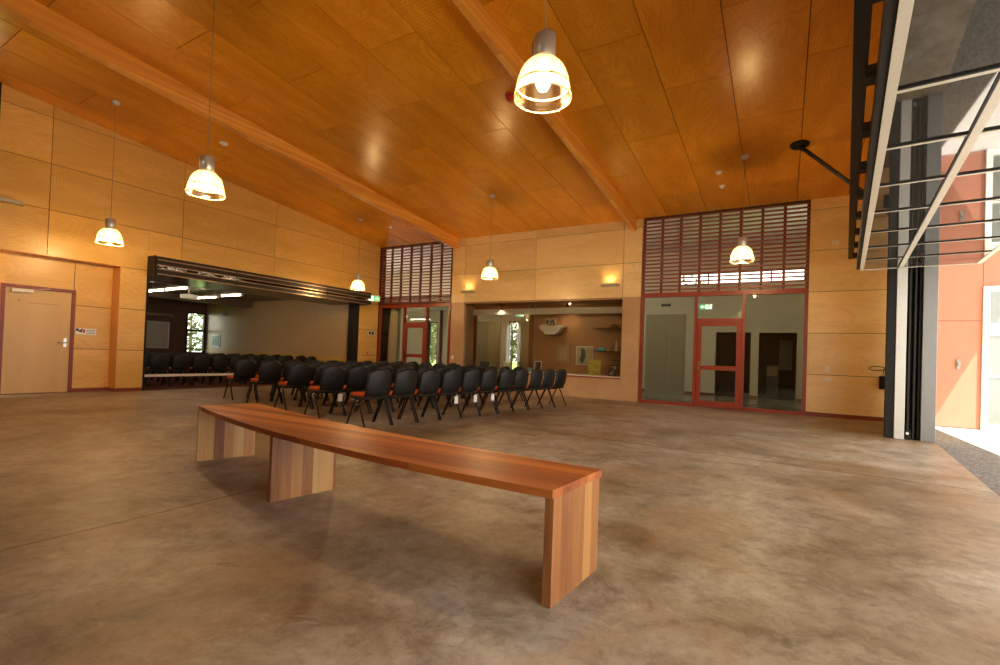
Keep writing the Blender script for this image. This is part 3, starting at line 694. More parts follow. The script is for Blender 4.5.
def blotch(name, cols, scale=8):
    m, nt, bb = newmat(name); tc = N(nt, 'ShaderNodeTexCoord'); v = N(nt, 'ShaderNodeTexVoronoi'); v.inputs['Scale'].default_value = scale
    nt.links.new(tc.outputs['Object'], v.inputs['Vector']); wn = N(nt, 'ShaderNodeSeparateColor'); nt.links.new(v.outputs['Color'], wn.inputs[0])
    r = N(nt, 'ShaderNodeValToRGB'); r.color_ramp.interpolation = 'CONSTANT'; el = r.color_ramp.elements
    el[0].color = (*cols[0], 1); el[1].position = 1-1/len(cols); el[1].color = (*cols[-1], 1)
    for i, c in enumerate(cols[1:-1]): e = el.new((i+1)/len(cols)); e.color = (*c, 1)
    nt.links.new(wn.outputs[0], r.inputs['Fac']); nt.links.new(r.outputs['Color'], bb.inputs['Base Color']); bb.inputs['Roughness'].default_value = .4
    return m
SZ = .612
leaning('yellow_certificate', 7.88, .32, SZ, .36, .43, .012, [M['white'], blotch('yellow_sheet', [(.62,.52,.05), (.72,.62,.12), (.50,.42,.06), (.66,.58,.10)], 14)], 'yellow printed card standing on the display case sill', 'card', tilt=.06, frame=False)
leaning('photo_frame', 8.36, .40, SZ, .26, .30, .02, [plain('frame_red_wood', (.22,.05,.02), .4), blotch('photo_a', [(.6,.58,.52), (.2,.16,.12), (.75,.74,.7)], 10)], 'dark red framed photo leaning at the right end of the case sill', 'picture frame', rz=-.45, tilt=.3)
leaning('photo_frame', 6.16, .32, SZ, .23, .33, .015, [M['white'], blotch('photo_b', [(.05,.045,.04), (.12,.10,.08), (.3,.26,.2)], 9)], 'white framed dark portrait standing on the case sill behind the last chairs', 'picture frame', tilt=.08)
leaning('photo_frame', 4.30, .30, SZ, .40, .27, .015, [plain('frame_grey', (.35,.36,.30), .4), blotch('photo_c', [(.03,.03,.03), (.10,.12,.09), (.02,.02,.02)], 9)], 'wide dark picture in a grey frame at the left end of the case sill', 'picture frame', tilt=.2)
leaning('white_card', 5.12, .25, SZ, .20, .28, .006, [M['white'], M['white']], 'plain white card standing on the case sill in front of the garden window', 'card', tilt=.1, frame=False)
leaning('blue_postcard', 5.92, .25, SZ, .17, .13, .006, [M['white'], blotch('blue_sheet', [(.12,.35,.55), (.5,.6,.65), (.15,.4,.6)], 30)], 'small blue and white card beside the dark portrait on the case sill', 'card', tilt=.1, frame=False)
leaning('small_card', 6.78, .32, SZ, .13, .12, .006, [M['white'], plain('olive_card', (.30,.26,.10), .5)], 'small olive card on the case sill left of the yellow card', 'card', tilt=.1, frame=False)
# poster on the brown back panel
r = empty('framed_map', (7.33, .93, 1.12), 0, 'white framed poster with a dark green shape on the brown case wall', 'poster')
b = MB(); b.box(7.11, 7.62, .905, .929, .88, 1.42); b.build('frame', M['white'], r)
b = MB(); b.box(7.13, 7.60, .898, .905, .90, 1.40); b.build('sheet', plain('map_sheet', (.46,.42,.26), .5, var=.2, scale=9), r)
b = MB(); b.prism([(0,-.17), (.05,-.10), (.09,.0), (.07,.12), (.02,.18), (-.03,.14), (-.01,.02), (-.05,-.08)], 0, .003, 0, Matrix.Translation((7.29, .897, 1.14)) @ Matrix.Scale(1.35, 4) @ Matrix.Rotation(PI/2, 4, 'X')); b.build('green_shape', plain('deep_green', (.03,.10,.07), .5), r)
b = MB(); b.lathe([(.055,0),(.075,0),(.075,.004),(.055,.004),(.055,0)], 18); b.bm.transform(Matrix.Translation((7.49, .897, 1.20)) @ Matrix.Scale(1.3, 4) @ Matrix.Rotation(PI/2, 4, 'X')); b.build('yellow_ring', plain('map_yellow', (.62,.42,.05), .5), r)
for k, (x, y) in enumerate(((6.9, .62), (4.75, .40))):
    r = empty('case_spotlight', (x, y, 2.65), 0, ['small black spotlight under the display case head above the boat shelf', 'small black spotlight under the display case head at the left'][k], 'spotlight', 'display case spotlights')
    b = MB(); b.lathe([(.001,.01),(.03,.01),(.03,-.02),(.045,-.03),(.045,-.09)], 18); b.build('housing', M['blackmetal'], r, world=False)
    b = MB(); b.disc(.04, -.07, 18); b.build('lens', emis('spot_lens', (1,.75,.45), .6), r, world=False)
    l = bpy.data.lights.new('case_spot', 'SPOT'); l.energy = 14; l.color = (1, .78, .52); l.spot_size = 2.4; l.spot_blend = 1; l.shadow_soft_size = .006
    lo = bpy.data.objects.new('case_spot', l); C.objects.link(lo); lo.parent = r; lo.location = (0, 0, -.1); lo.rotation_euler = (-.15, 0, 0)
# dim poster
b = MB(); b.box(6.45, 6.92, .915, .929, .92, 1.48); b.box(6.55,6.82,.912,.915,1.0,1.38,1); o = b.build('pale_poster', [plain('dim_sheet', (.38,.26,.13), .5), plain('dim_sheet2', (.46,.36,.18), .5)]); tag(o, 'faded tan poster on the case wall left of the green map poster', 'poster')
# ship-shaped wall shelf with photo
r = empty('boat_shelf', (6.35, .78, 1.88), 0, 'white boat-shaped wall shelf high in the display case', 'shelf')
b = MB(); prof = [(x*.84, z*.95) for x, z in [(-.50,.11), (-.44,.05), (-.40,-.02), (-.33,-.05), (-.24,-.15), (.12,-.15), (.28,-.06), (.36,.06), (.50,.10), (.50,.125), (.30,.15), (.10,.12), (-.18,.12), (-.30,.16), (-.42,.13)]]
b.prism(prof[::1], -.12, .14, 0, Matrix.Translation((6.40, .78, 1.89)) @ Matrix.Rotation(PI/2, 4, 'X')); b.build('hull', M['white_pl'], r)
b = MB(); b.box(6.27, 6.39, .655, .662, 1.78, 1.86); b.build('emblem', plain('emblem_blue', (.25,.34,.42), .5), r)
leaning('photo_frame', 6.32, .76, 1.985, .36, .24, .015, [plain('frame_cream', (.6,.56,.42), .4), blotch('photo_d', [(.05,.05,.04), (.35,.33,.25), (.1,.1,.08)], 16)], 'small cream framed photo standing on the white boat-shaped shelf', 'picture frame', tilt=.05)
# two timber shelves with things
for (x0, x1, z, lab) in ((7.72, 8.69, 1.94, 'thin upper timber shelf at the right of the display case'), (7.80, 8.69, 1.30, 'lower timber shelf at the right of the display case'), (8.15, 8.69, 1.06, 'short dark shelf below the lower shelf at the case end')):
    b = MB(); b.box(x0, x1, .55, .925, z-.022, z); o = b.build('case_shelf', plain('shelf_wood', (.17,.08,.04), .45)); tag(o, lab, 'shelf', 'display case shelves')
b = MB(); b.lathe([(.001,.10),(.06,.095),(.12,.065),(.14,.02),(.14,0),(.001,0)], 18, o=(7.98,.66,1.30)); b.lathe([(.14,0),(.20,.004),(.20,.012),(.14,.012)], 18, o=(7.98,.66,1.30))
cap = b.build('sun_hat', plain('hat_cyan', (.08,.50,.58), .7)); tag(cap, 'bright turquoise hat lying on the lower case shelf', 'hat')
b = MB(); b.box(8.12,8.20,.57,.64,1.301,1.345, bev=.01); o = b.build('yellow_box', plain('box_yellow', (.65,.48,.05), .5)); tag(o, 'tiny yellow box beside the turquoise hat', 'box')
b = MB(); b.lathe([(.05,0),(.055,.02),(.03,.05),(.035,.14),(.02,.20),(.028,.24),(.018,.27),(.001,.275)], 16, o=(8.38,.66,1.30)); b.disc(.05, .0, 16, o=(8.38,.66,1.301)); o = b.build('white_figurine', M['white']); tag(o, 'slender white statuette on the lower case shelf', 'figurine')
b = MB(); b.lathe([(.001,0),(.09,0),(.10,.05),(.075,.10),(.04,.115),(.001,.12)], 14, o=(8.30,.68,1.94)); o = b.build('brown_bowl', plain('bowl_brown', (.20,.12,.06), .5)); tag(o, 'rounded brown pot on the upper case shelf', 'pot')
b = MB(); b.lathe([(.001,0),(.06,0),(.085,.06),(.06,.12),(.02,.15),(.001,.155)], 14, o=(8.55,.68,1.94)); o = b.build('red_vase', M['red']); tag(o, 'small red vase at the right end of the upper case shelf', 'vase')
b = MB(); b.lathe([(.001,0),(.05,0),(.05,.09),(.03,.12),(.001,.12)], 14, o=(4.62,.3,SZ)); o = b.build('glass_jar', M['chrome']); tag(o, 'small shiny jar on the case sill beside the wide dark picture', 'jar')

# ------------------------------------------------------------------ big tilt-up door, folded overhead on the right
r = empty('overhead_door', tuple(dl(.86, 9.6, 0)), 0, 'big glazed tilt-up door with pale frame folded flat overhead at right', 'door')
S0, S1 = -3.0, 9.62
muls = [9.60 - .877*k for k in range(0, 15)]
def dbox(b, a0, a1, s0, s1, z0, z1, m=0): b.box(a0, a1, s0, s1, z0, z1, m, DM)
b = MB()
dbox(b, .154, .205, S0, S1, 2.646, 2.72); dbox(b, .635, .688, S0, S1, 2.646, 2.72); dbox(b, 1.50, 1.56, S0, S1, 2.646, 2.72); dbox(b, .205, 1.50, 9.585, S1, 2.646, 2.72)
for s in muls[1:]:
    for a0, a1 in ((.205, .635), (.688, 1.50)): dbox(b, a0, a1, s-.022, s+.022, 2.646, 2.70)
b.build('frame', M['panelframe'], r)
b = MB()
for s in muls[1:]:
    for a0, a1 in ((.205, .635), (.688, 1.50)): dbox(b, a0, a1, s-.042, s-.022, 2.642, 2.70)
dbox(b, .620, .635, S0, 9.58, 2.644, 2.70)
b.build('gasket', M['blackmetal'], r)
for (a0, a1) in ((.205, .635), (.688, 1.50)):
    for s1, s0 in zip(muls[:-1], muls[1:]):
        b = MB(); dbox(b, a0+.001, a1-.001, s0+.023, s1-.023, 2.652, 2.658); b.build('glass_pane', M['doorglass'], r)
b = MB(); dbox(b, .205, 1.50, S0, S1, 2.73, 2.75); b.build('upper_leaf', M['blackmetal'], r)
t = MB()
dbox(t, .010, .072, S0, S1+.14, 2.866, 2.95, 0); dbox(t, -.002, .010, S0, S1+.14, 2.875, 3.0, 0); dbox(t, .112, .153, S0, S1, 2.66, 2.84, 1)
for k in range(16):
    s = 9.35 - .82*k; dbox(t, .06, .125, s-.10, s+.02, 2.80, 2.87, 0)
t.build('lifting_truss', [M['darkmetal'], M['blackmetal']], r)
# brace from ceiling plate to the door head
p0 = Vector((12.55, -2.57, 4.93)); p1 = Vector((13.27, -2.62, 4.17)); p2 = p0 + (p1-p0)*1.9
r = empty('ceiling_brace', tuple(p0), 0, 'dark steel arm running from a round ceiling plate to the door head', 'brace')
b = MB(); b.lathe([(.001,-.035),(.13,-.03),(.15,-.01),(.15,.01),(.001,.02)], 24); b.bm.transform(Matrix.Translation((12.53,-2.57,ceil_z(-2.57)-.015)) @ Matrix.Rotation(-.0998, 4, 'X') @ Matrix.Scale(1, 4)); b.build('ceiling_plate', M['blackmetal'], r)
b = MB(); b.tube([p0, p2], .035, 12); b.build('arm', plain('brace_grey', (.055,.05,.045), .35), r)
b = MB(); b.tube([p0+Vector((-.05,0,.06)), p0+Vector((.03,0,-.03))], .05, 12); b.box(p2.x-.05, p2.x+.3, p2.y-.06, p2.y+.06, p2.z-.1, p2.z+.08); b.build('knuckle', M['blackmetal'], r)
# columns at the far end of the opening
def dcol(name, a0, a1, s0, s1, z1, mat, lab):
    b = MB(); b.box(a0, a1, s0, s1, 0, z1, 0, DM, bev=.006); o = b.build(name, mat); tag(o, lab, 'column', 'columns at the end of the big doorway'); return o
dcol('steel_column', .515, .625, 9.72, 9.90, 3.3, M['blackmetal'], 'black steel post, leftmost of the posts at the big doorway')
dcol('steel_column', .630, .756, 9.70, 9.90, 3.3, M['palegrey'], 'pale grey steel post between the black post and door rails')
dcol('steel_column', .945, 1.115, 9.70, 9.90, 3.3, M['greymetal'], 'mid grey steel post beside the orange outside wall')
r = empty('door_track', tuple(dl(.85, 9.85)), 0, 'dark guide rails set between the pale and grey steel posts', 'track')
b = MB(); b.box(.757, .944, 9.86, 9.90, 0, 3.3, 0, DM); b.build('channel', M['blackmetal'], r)
for a, mm in ((.80, 'darkmetal'), (.865, 'darkmetal'), (.92, 'blackmetal')):
    b = MB(); b.box(a-.012, a+.012, 9.76, 9.862, .02, 3.3, 0, DM); b.build('rail', M[mm], r)
b = MB(); b.box(.765, .835, 9.715, 9.75, .0, .16, 0, DM, bev=.006); b.build('lock_box', M['blackmetal'], r)
b = MB(); p = dl(.79, 9.71, .10); b.tube([p, p+Vector((0,-.02,0))], .02, 12); b.build('lock_dial', M['steel'], r)

# ------------------------------------------------------------------ outside on the right
b = MB()
def opan(x0, x1, z0, z1): b.box(x0+.004, x1-.004, 0, .02, z0+.004, z1-.004, 0)
b.box(14.61, 24, .02, .2, -.1, 4.7, 1)
opan(14.62, 15.6, 0, 2.055); opan(14.62, 15.6, 2.055, 4.7); opan(15.6, 16.8, 2.70, 4.7); opan(16.8, 18.0, 2.70, 4.7); opan(18.0, 24, 0, 4.7)
struct('wall_outside', b, [M['cement'], M['joint']])
b = MB()
b.box(15.6, 18.0, -.05, .0, 2.60, 2.70); b.box(15.6, 15.69, -.05, .0, 0, 2.6); b.box(17.9, 18.0, -.05, .0, 0, 2.6); b.box(16.75,16.84,-.05,0,0,2.6)
b.box(15.69, 17.9, -.04, .0, 1.78, 2.0); b.box(15.69, 17.9, -.04, 0, 0, .12); b.box(15.69, 17.9, -.035, 0, 1.0, 1.03)
w = struct('window_10', b, M['white']); g = MB(); g.box(15.69, 17.9, -.012, -.004, .1, 2.6)
mg, nt, bb = newmat('mirror_window'); bb.inputs['Base Color'].default_value = (.10,.12,.10,1); bb.inputs['Roughness'].default_value = .03; bb.inputs['IOR'].default_value = 2.0
g.build('window_pane', mg, w)
b = MB(); b.lathe([(.001,-.02),(.03,-.02),(.03,.03),(.001,.035)], 14); b.bm.transform(Matrix.Translation((15.27,-.02,1.22)) @ Matrix.Rotation(PI/2, 4, 'X')); b.box(15.24,15.30,-.03,0,1.12,1.32, bev=.01)
o = b.build('outdoor_switch', M['greymetal']); tag(o, 'small grey switch box on the orange outside wall', 'switch')

# ------------------------------------------------------------------ small wall things
def plate(name, lab, cat, pts, mat, group=None): 
    b = MB(); b.box(*pts, bev=.003); o = b.build(name, mat); tag(o, lab, cat, group); return o
def switch(lab, x, z, w, h, n, cat='switch'):
    r = empty('wall_switch', (x, -.006, z), 0, lab, cat)
    b = MB(); b.box(x-w/2, x+w/2, -.012, 0, z-h/2, z+h/2, bev=.003); b.build('plate', M['white_pl'], r)
    for k in range(n):
        b = MB(); cx = x + (k-(n-1)/2)*w/n*.8; b.box(cx-.012, cx+.012, -.018, -.012, z-.02, z+.02, bev=.002); b.build('rocker', M['white'], r)
switch('white upright switch plate on the plywood wall right of the glazed door', 13.19, 1.03, .075, .12, 1)
switch('wide white socket plate just below the switch on the right wall', 13.21, .81, .13, .075, 2, 'socket')
switch('white switch plate on the tan pier left of the display case', 3.29, .95, .08, .12, 1)
plate('wall_sensor', 'small white sensor box high on the plywood wall above the switches', 'sensor', (13.22, 13.34, -.03, 0, 3.70, 3.78), M['white_pl'])
r = empty('fire_alarm_button', (0, -.45, .98), 0, 'small red fire alarm button low on the plywood beside the corner', 'fire alarm')
b = MB(); b.box(0, .04, -.50, -.40, .93, 1.03, bev=.006); b.build('box', M['red'], r); b = MB(); b.box(.04, .043, -.475, -.425, .955, 1.005); b.build('button', M['white_pl'], r)
r = empty('wall_plaque', (0, -.32, 1.68), 0, 'small black and white plaque on the plywood beside the left opening', 'sign')
b = MB(); b.box(0, .012, -.46, -.18, 1.61, 1.75); b.build('plate', M['white_pl'], r)
b = MB(); b.box(.012, .014, -.44, -.34, 1.625, 1.735); b.box(.012, .014, -.31, -.20, 1.625, 1.735); b.build('marks', plain('ink2', (.02,.02,.025), .5), r)
# uplights
def uplight(p, ax, lab, power):
    """ax 'x' : on the back wall, ax 'y' : on the left wall"""
    r = empty('wall_uplight', p, 0 if ax == 'x' else PI/2, lab, 'wall light', 'wall uplights')
    b = MB(); pr = [(-.24,0), (.24,0), (.20,-.17), (-.20,-.17)]
    b.prism(pr, lambda x, y: -.03-.12*y*0, lambda x, y: .03); b.build('body', plain('uplight_body', (.42,.38,.30), .35, metal=.3), r, world=False)
    b = MB(); b.box(-.18, .18, -.13, -.05, .030, .034); b.build('lamp', M['uplamp'] if power else M['white_pl'], r, world=False)
    if not power: return
    l = bpy.data.lights.new('uplight_lamp', 'SPOT'); l.energy = power; l.color = (1, .60, .22); l.spot_size = 2.3; l.spot_blend = .8; l.shadow_soft_size = .04
    lo = bpy.data.objects.new('uplight_lamp', l); C.objects.link(lo); lo.parent = r; lo.location = (0, -.10, .06); lo.rotation_euler = (PI - .25, 0, 0)
uplight((3.84, 0, 3.02), 'x', 'slim grey uplight on the back wall left of centre', 6)
uplight((8.37, 0, 3.03), 'x', 'slim grey uplight on the back wall near the middle beam', 6)
uplight((0, -9.52, 3.58), 'y', 'slim grey uplight high on the left wall at the picture edge', 0)
# exit signs
def exit_sign(name, p, rz, lab, w=.36, h=.17, arrow=-1):
    r = empty(name, p, rz, lab, 'exit sign', 'exit signs')
    b = MB(); b.box(-w/2-.015, w/2+.015, -.03, .03, -h/2-.015, h/2+.015, bev=.006); b.build('case', M['white_pl'], r, world=False)
    b = MB(); b.box(-w/2, w/2, -.033, -.03, -h/2, h/2); b.build('face', M['exitgreen'], r, world=False)
    b = MB(); Mf = Matrix.Translation((0, -.034, 0)) @ Matrix.Rotation(PI/2, 4, 'X')
    s = arrow; cx = s*w*.28
    b.prism([(cx+s*.06, 0), (cx, .05), (cx, .02), (cx-s*.05, .02), (cx-s*.05, -.02), (cx, -.02), (cx, -.05)][::(1 if s > 0 else -1)], 0, .003, 0, Mf)
    # doorway and running figure
    dx = -s*w*.25
    b.prism([(dx-.075,-h/2+.01), (dx+.075,-h/2+.01), (dx+.075,h/2-.01), (dx-.075,h/2-.01)], 0, .002, 0, Mf); b.build('arrow_and_doorway', M['exitwhite'], r, world=False)
    b = MB()
    b.lathe([(.001,0),(.013,0),(.013,.003),(.001,.003)], 12); b.bm.transform(Mf @ Matrix.Translation((dx+.012, .05, .002)))
    for q in (((dx+.005,.035),(dx-.01,-.005)), ((dx-.01,-.005),(dx+.025,-.03)), ((dx+.025,-.03),(dx+.02,-.06)), ((dx-.01,-.005),(dx-.025,-.04)), ((dx-.025,-.04),(dx-.05,-.045)), ((dx+.005,.03),(dx+.035,.01)), ((dx+.003,.028),(dx-.035,.012))):
        a = Mf @ Vector((q[0][0], q[0][1], .004)); c = Mf @ Vector((q[1][0], q[1][1], .004)); b.tube([a, c], .006, 6)
    b.build('running_figure', M['exitgreen'], r, world=False)
exit_sign('exit_sign', (.46, -.70, 2.83), math.radians(38), 'white and green exit sign above the right end of the left opening', arrow=1)
exit_sign('exit_sign', (10.68, .45, 2.46), 0, 'green exit sign with arrow behind the glass above the right door', w=.27, h=.13, arrow=-1)
b = MB(); b.box(-.01, .47, -.72, -.68, 2.925, 2.95); o = b.build('exit_sign_bracket', M['blackmetal']); tag(o, 'short dark bracket holding the exit sign off the left wall', 'bracket')
b = MB(); b.tube([(10.68,.45,2.54),(10.68,.45,4.74)], .006, 6); o = b.build('exit_sign_cable', M['steel']); tag(o, 'thin cable holding the exit sign behind the glass', 'cable')
exit_sign('exit_sign', (4.95, 1.35, 2.42), 0, 'green exit sign seen through the left of the display case', w=.3, h=.14)
b = MB(); b.tube([(4.95,1.35,2.5),(4.95,1.35,4.74)], .006, 6); o = b.build('exit_sign_cable', M['steel']); tag(o, 'thin cable holding the exit sign seen through the display case', 'cable')
# ceiling discs
for (x, y, rr, name, lab, cat) in ((11.166, -1.963, .06, 'smoke_detector', 'white ceiling detector, farther of the two below the small rose', 'smoke detector'), (11.156, -1.294, .065, 'smoke_detector', 'white ceiling detector nearest the slat screen on the right', 'smoke detector'),
      (1.911, -1.545, .075, 'smoke_detector', 'white ceiling detector in the far left corner bay', 'smoke detector'), (1.961, -6.715, .085, 'smoke_detector', 'white ceiling detector above the second pendant on the left', 'smoke detector')):
    r = empty(name, (x, y, ceil_z(y)), 0, lab, cat, 'ceiling detectors')
    b = MB(); b.lathe([(rr, .004), (rr, -.018), (rr*.75, -.03), (.001, -.03)], 20); b.build('base', M['white_pl'], r, world=False)
    b = MB(); b.lathe([(rr*.55, -.03), (rr*.5, -.05), (.001, -.055)], 16); b.build('sensor', M['white'], r, world=False)
r = empty('fire_sounder', (8.45, -5.76, ceil_z(-5.76)), 0, 'red fire sounder on the ceiling half hidden behind the near pendant', 'fire alarm')
b = MB(); b.lathe([(.075,.004),(.075,-.05),(.05,-.09),(.001,-.09)], 20); b.build('body', M['red'], r, world=False); b = MB(); b.lathe([(.085,.003),(.085,-.02),(.075,-.02)], 20); b.build('base', M['red'], r, world=False)
# hoist control hanging by the black post
r = empty('door_control', (14.03, -.06, .95), 0, 'black door control box with looped cable on the wall by the posts', 'door control')
b = MB(); b.box(14.07, 14.19, -.09, 0, .66, .93, bev=.01); b.build('box', M['blackmetal'], r)
b = MB(); b.tube([(14.02+.13*math.cos(t), -.10, 1.08+.04*math.sin(t)) for t in [2*PI*k/24 for k in range(25)]], .009, 6); b.tube([(14.12,-.06,.92),(14.13,-.09,1.0),(14.14,-.10,1.08)], .009, 6); b.build('cable_loop', M['blackmetal'], r)
# floor outlet box
r = empty('floor_outlet', (9.36, -6.42, 0), 0, 'small square floor outlet plate set in the concrete before the chairs', 'floor outlet')
b = MB(); b.box(9.24, 9.48, -6.54, -6.30, 0, .004); b.build('frame', plain('outlet_brass', (.22,.14,.08), .4, metal=.5), r)
b = MB(); b.box(9.26, 9.46, -6.52, -6.32, .004, .006); b.build('lid', plain('outlet_lid', (.30,.21,.12), .5), r)

# ------------------------------------------------------------------ pendants
def pendant(x, y, z, lab, power):
    r = empty('pendant_lamp', (x, y, z), 0, lab, 'pendant lamp', 'pendant lamps')
    h = ceil_z(y) - z
    b = MB(); b.tube([(0,0,.44), (0,0,h-.02)], .0045, 8); b.build('cable', plain('cable', (.30,.22,.12), .5), r, world=False)
    b = MB(); b.lathe([(.001,-.055),(.045,-.05),(.062,-.02),(.065,.003)], 20, o=(0,0,h)); b.build('ceiling_rose', M['palegrey'], r, world=False)
    b = MB(); b.lathe([(.001,.445),(.078,.445),(.082,.44),(.082,.29),(.078,.285),(.001,.285)], 28); 
    for v in b.bm.verts:
        if v.co.z > .4: v.co.z += v.co.x*.22
    hs = b.build('housing', M['alu'], r, world=False)
    b = MB(); b.lathe([(.062,.285),(.058,.272),(.066,.268),(.05,.26)], 24); b.build('collar', M['chrome'], hs, world=False)
    b = MB(); b.box(-.084,-.080,-.03,.03,.30,.42); b.build('cover_strip', M['greymetal'], hs, world=False)
    prof = [(.066,.275),(.095,.268),(.122,.248),(.152,.212),(.172,.172),(.185,.128),(.193,.085),(.195,.075),(.199,.06),(.203,.02),(.212,.004),(.207,-.004)]
    b = MB(); b.lathe(prof, 96, rib=.0022); b.build('glass_shade', M['bottle'], r, world=False)
    b = MB(); b.lathe([(.190,.088),(.196,.080),(.190,.074)], 48); b.lathe([(.205,-.002),(.213,-.005),(.205,-.009)], 48); b.build('rim', plain('rim_glass', (.85,.72,.42), .15), r, world=False)
    b = MB(); b.lathe([(.001,.05),(.035,.06),(.055,.10),(.058,.14),(.045,.19),(.03,.22),(.028,.27)], 20); b.build('bulb', M['lamp_bulb'], r, world=False)
    l = bpy.data.lights.new('pendant_bulb', 'POINT'); l.energy = power; l.color = (1, .66, .30); l.shadow_soft_size = .025
    lo = bpy.data.objects.new('pendant_bulb', l); C.objects.link(lo); lo.parent = r; lo.location = (0, 0, -.05)
PW = 42
pendant(10.806, -9.327, 2.97, 'ribbed glass pendant lamp hanging nearest the camera, before the middle beam', PW)
pendant(6.208, -9.249, 2.93, 'ribbed glass pendant lamp, second largest, left of centre with a long cord', PW)
pendant(1.46, -8.46, 2.91, 'ribbed glass pendant lamp farthest left, before the left plywood wall', PW)
pendant(1.47, -2.37, 2.87, 'small ribbed glass pendant lamp hanging by the right end of the left opening', PW)
pendant(6.14, -2.50, 2.95, 'ribbed glass pendant lamp in front of the back wall above the chairs', PW)
pendant(11.66, -2.45, 3.0, 'ribbed glass pendant lamp in front of the right slat screen', PW)

# ------------------------------------------------------------------ bench
r = empty('timber_bench', (9.5, -10.2, 0), 0, 'long curved red-brown timber bench on three slab legs in front', 'bench')
def lag(x, pts):
    t = 0
    for i, (xi, yi) in enumerate(pts):
        w = yi
        for j, (xj, _) in enumerate(pts):
            if i != j: w *= (x-xj)/(xi-xj)
        t += w
    return t
def yf(x): return lag(x, ((7.69, -10.0), (9.27, -10.385), (11.52, -10.545)))
def yb(x): return lag(x, ((7.83, -9.5), (9.38, -9.83), (11.57, -10.03)))
b = MB(); nx = 40; X0b, X1b = 7.69, 11.525
nyy = 6; rows = []
for i in range(nx+1):
    t = i/nx; row = []
    for j in range(nyy+1):
        v = j/nyy
        x = X0b + (X1b - X0b)*t + v*(.13*(1-t) + .045*t)
        row.append((x, yf(x)*(1-v) + yb(x)*v))
    rows.append(row)
top = [[b.bm.verts.new((p[0], p[1], .515)) for p in row] for row in rows]
bot = [[b.bm.verts.new((p[0], p[1], .478)) for p in row] for row in rows]
for i in range(nx):
    for j in range(nyy):
        b.bm.faces.new((top[i][j], top[i+1][j], top[i+1][j+1], top[i][j+1])); b.bm.faces.new((bot[i][j], bot[i][j+1], bot[i+1][j+1], bot[i+1][j]))
    for j in (0, nyy): b.bm.faces.new((top[i][j], bot[i][j], bot[i+1][j], top[i+1][j]))
for j in range(nyy):
    for i in (0, nx): b.bm.faces.new((top[i][j], top[i][j+1], bot[i][j+1], bot[i][j]))
b.build('bench_top', M['bench_top'], r)
for (xa, ya, xb2, yb2) in ((11.478, -10.518, 11.515, -10.03), (9.262, -10.335, 9.345, -9.84), (7.66, -9.99, 7.80, -9.515)):
    d = Vector((xb2-xa, yb2-ya)).normalized(); n = Vector((d.y, -d.x))*.043
    b = MB(); b.prism([(xa, ya), (xa+n.x, ya+n.y), (xb2+n.x, yb2+n.y), (xb2, yb2)], 0, .478); b.build('leg', M['bench_leg'], r)

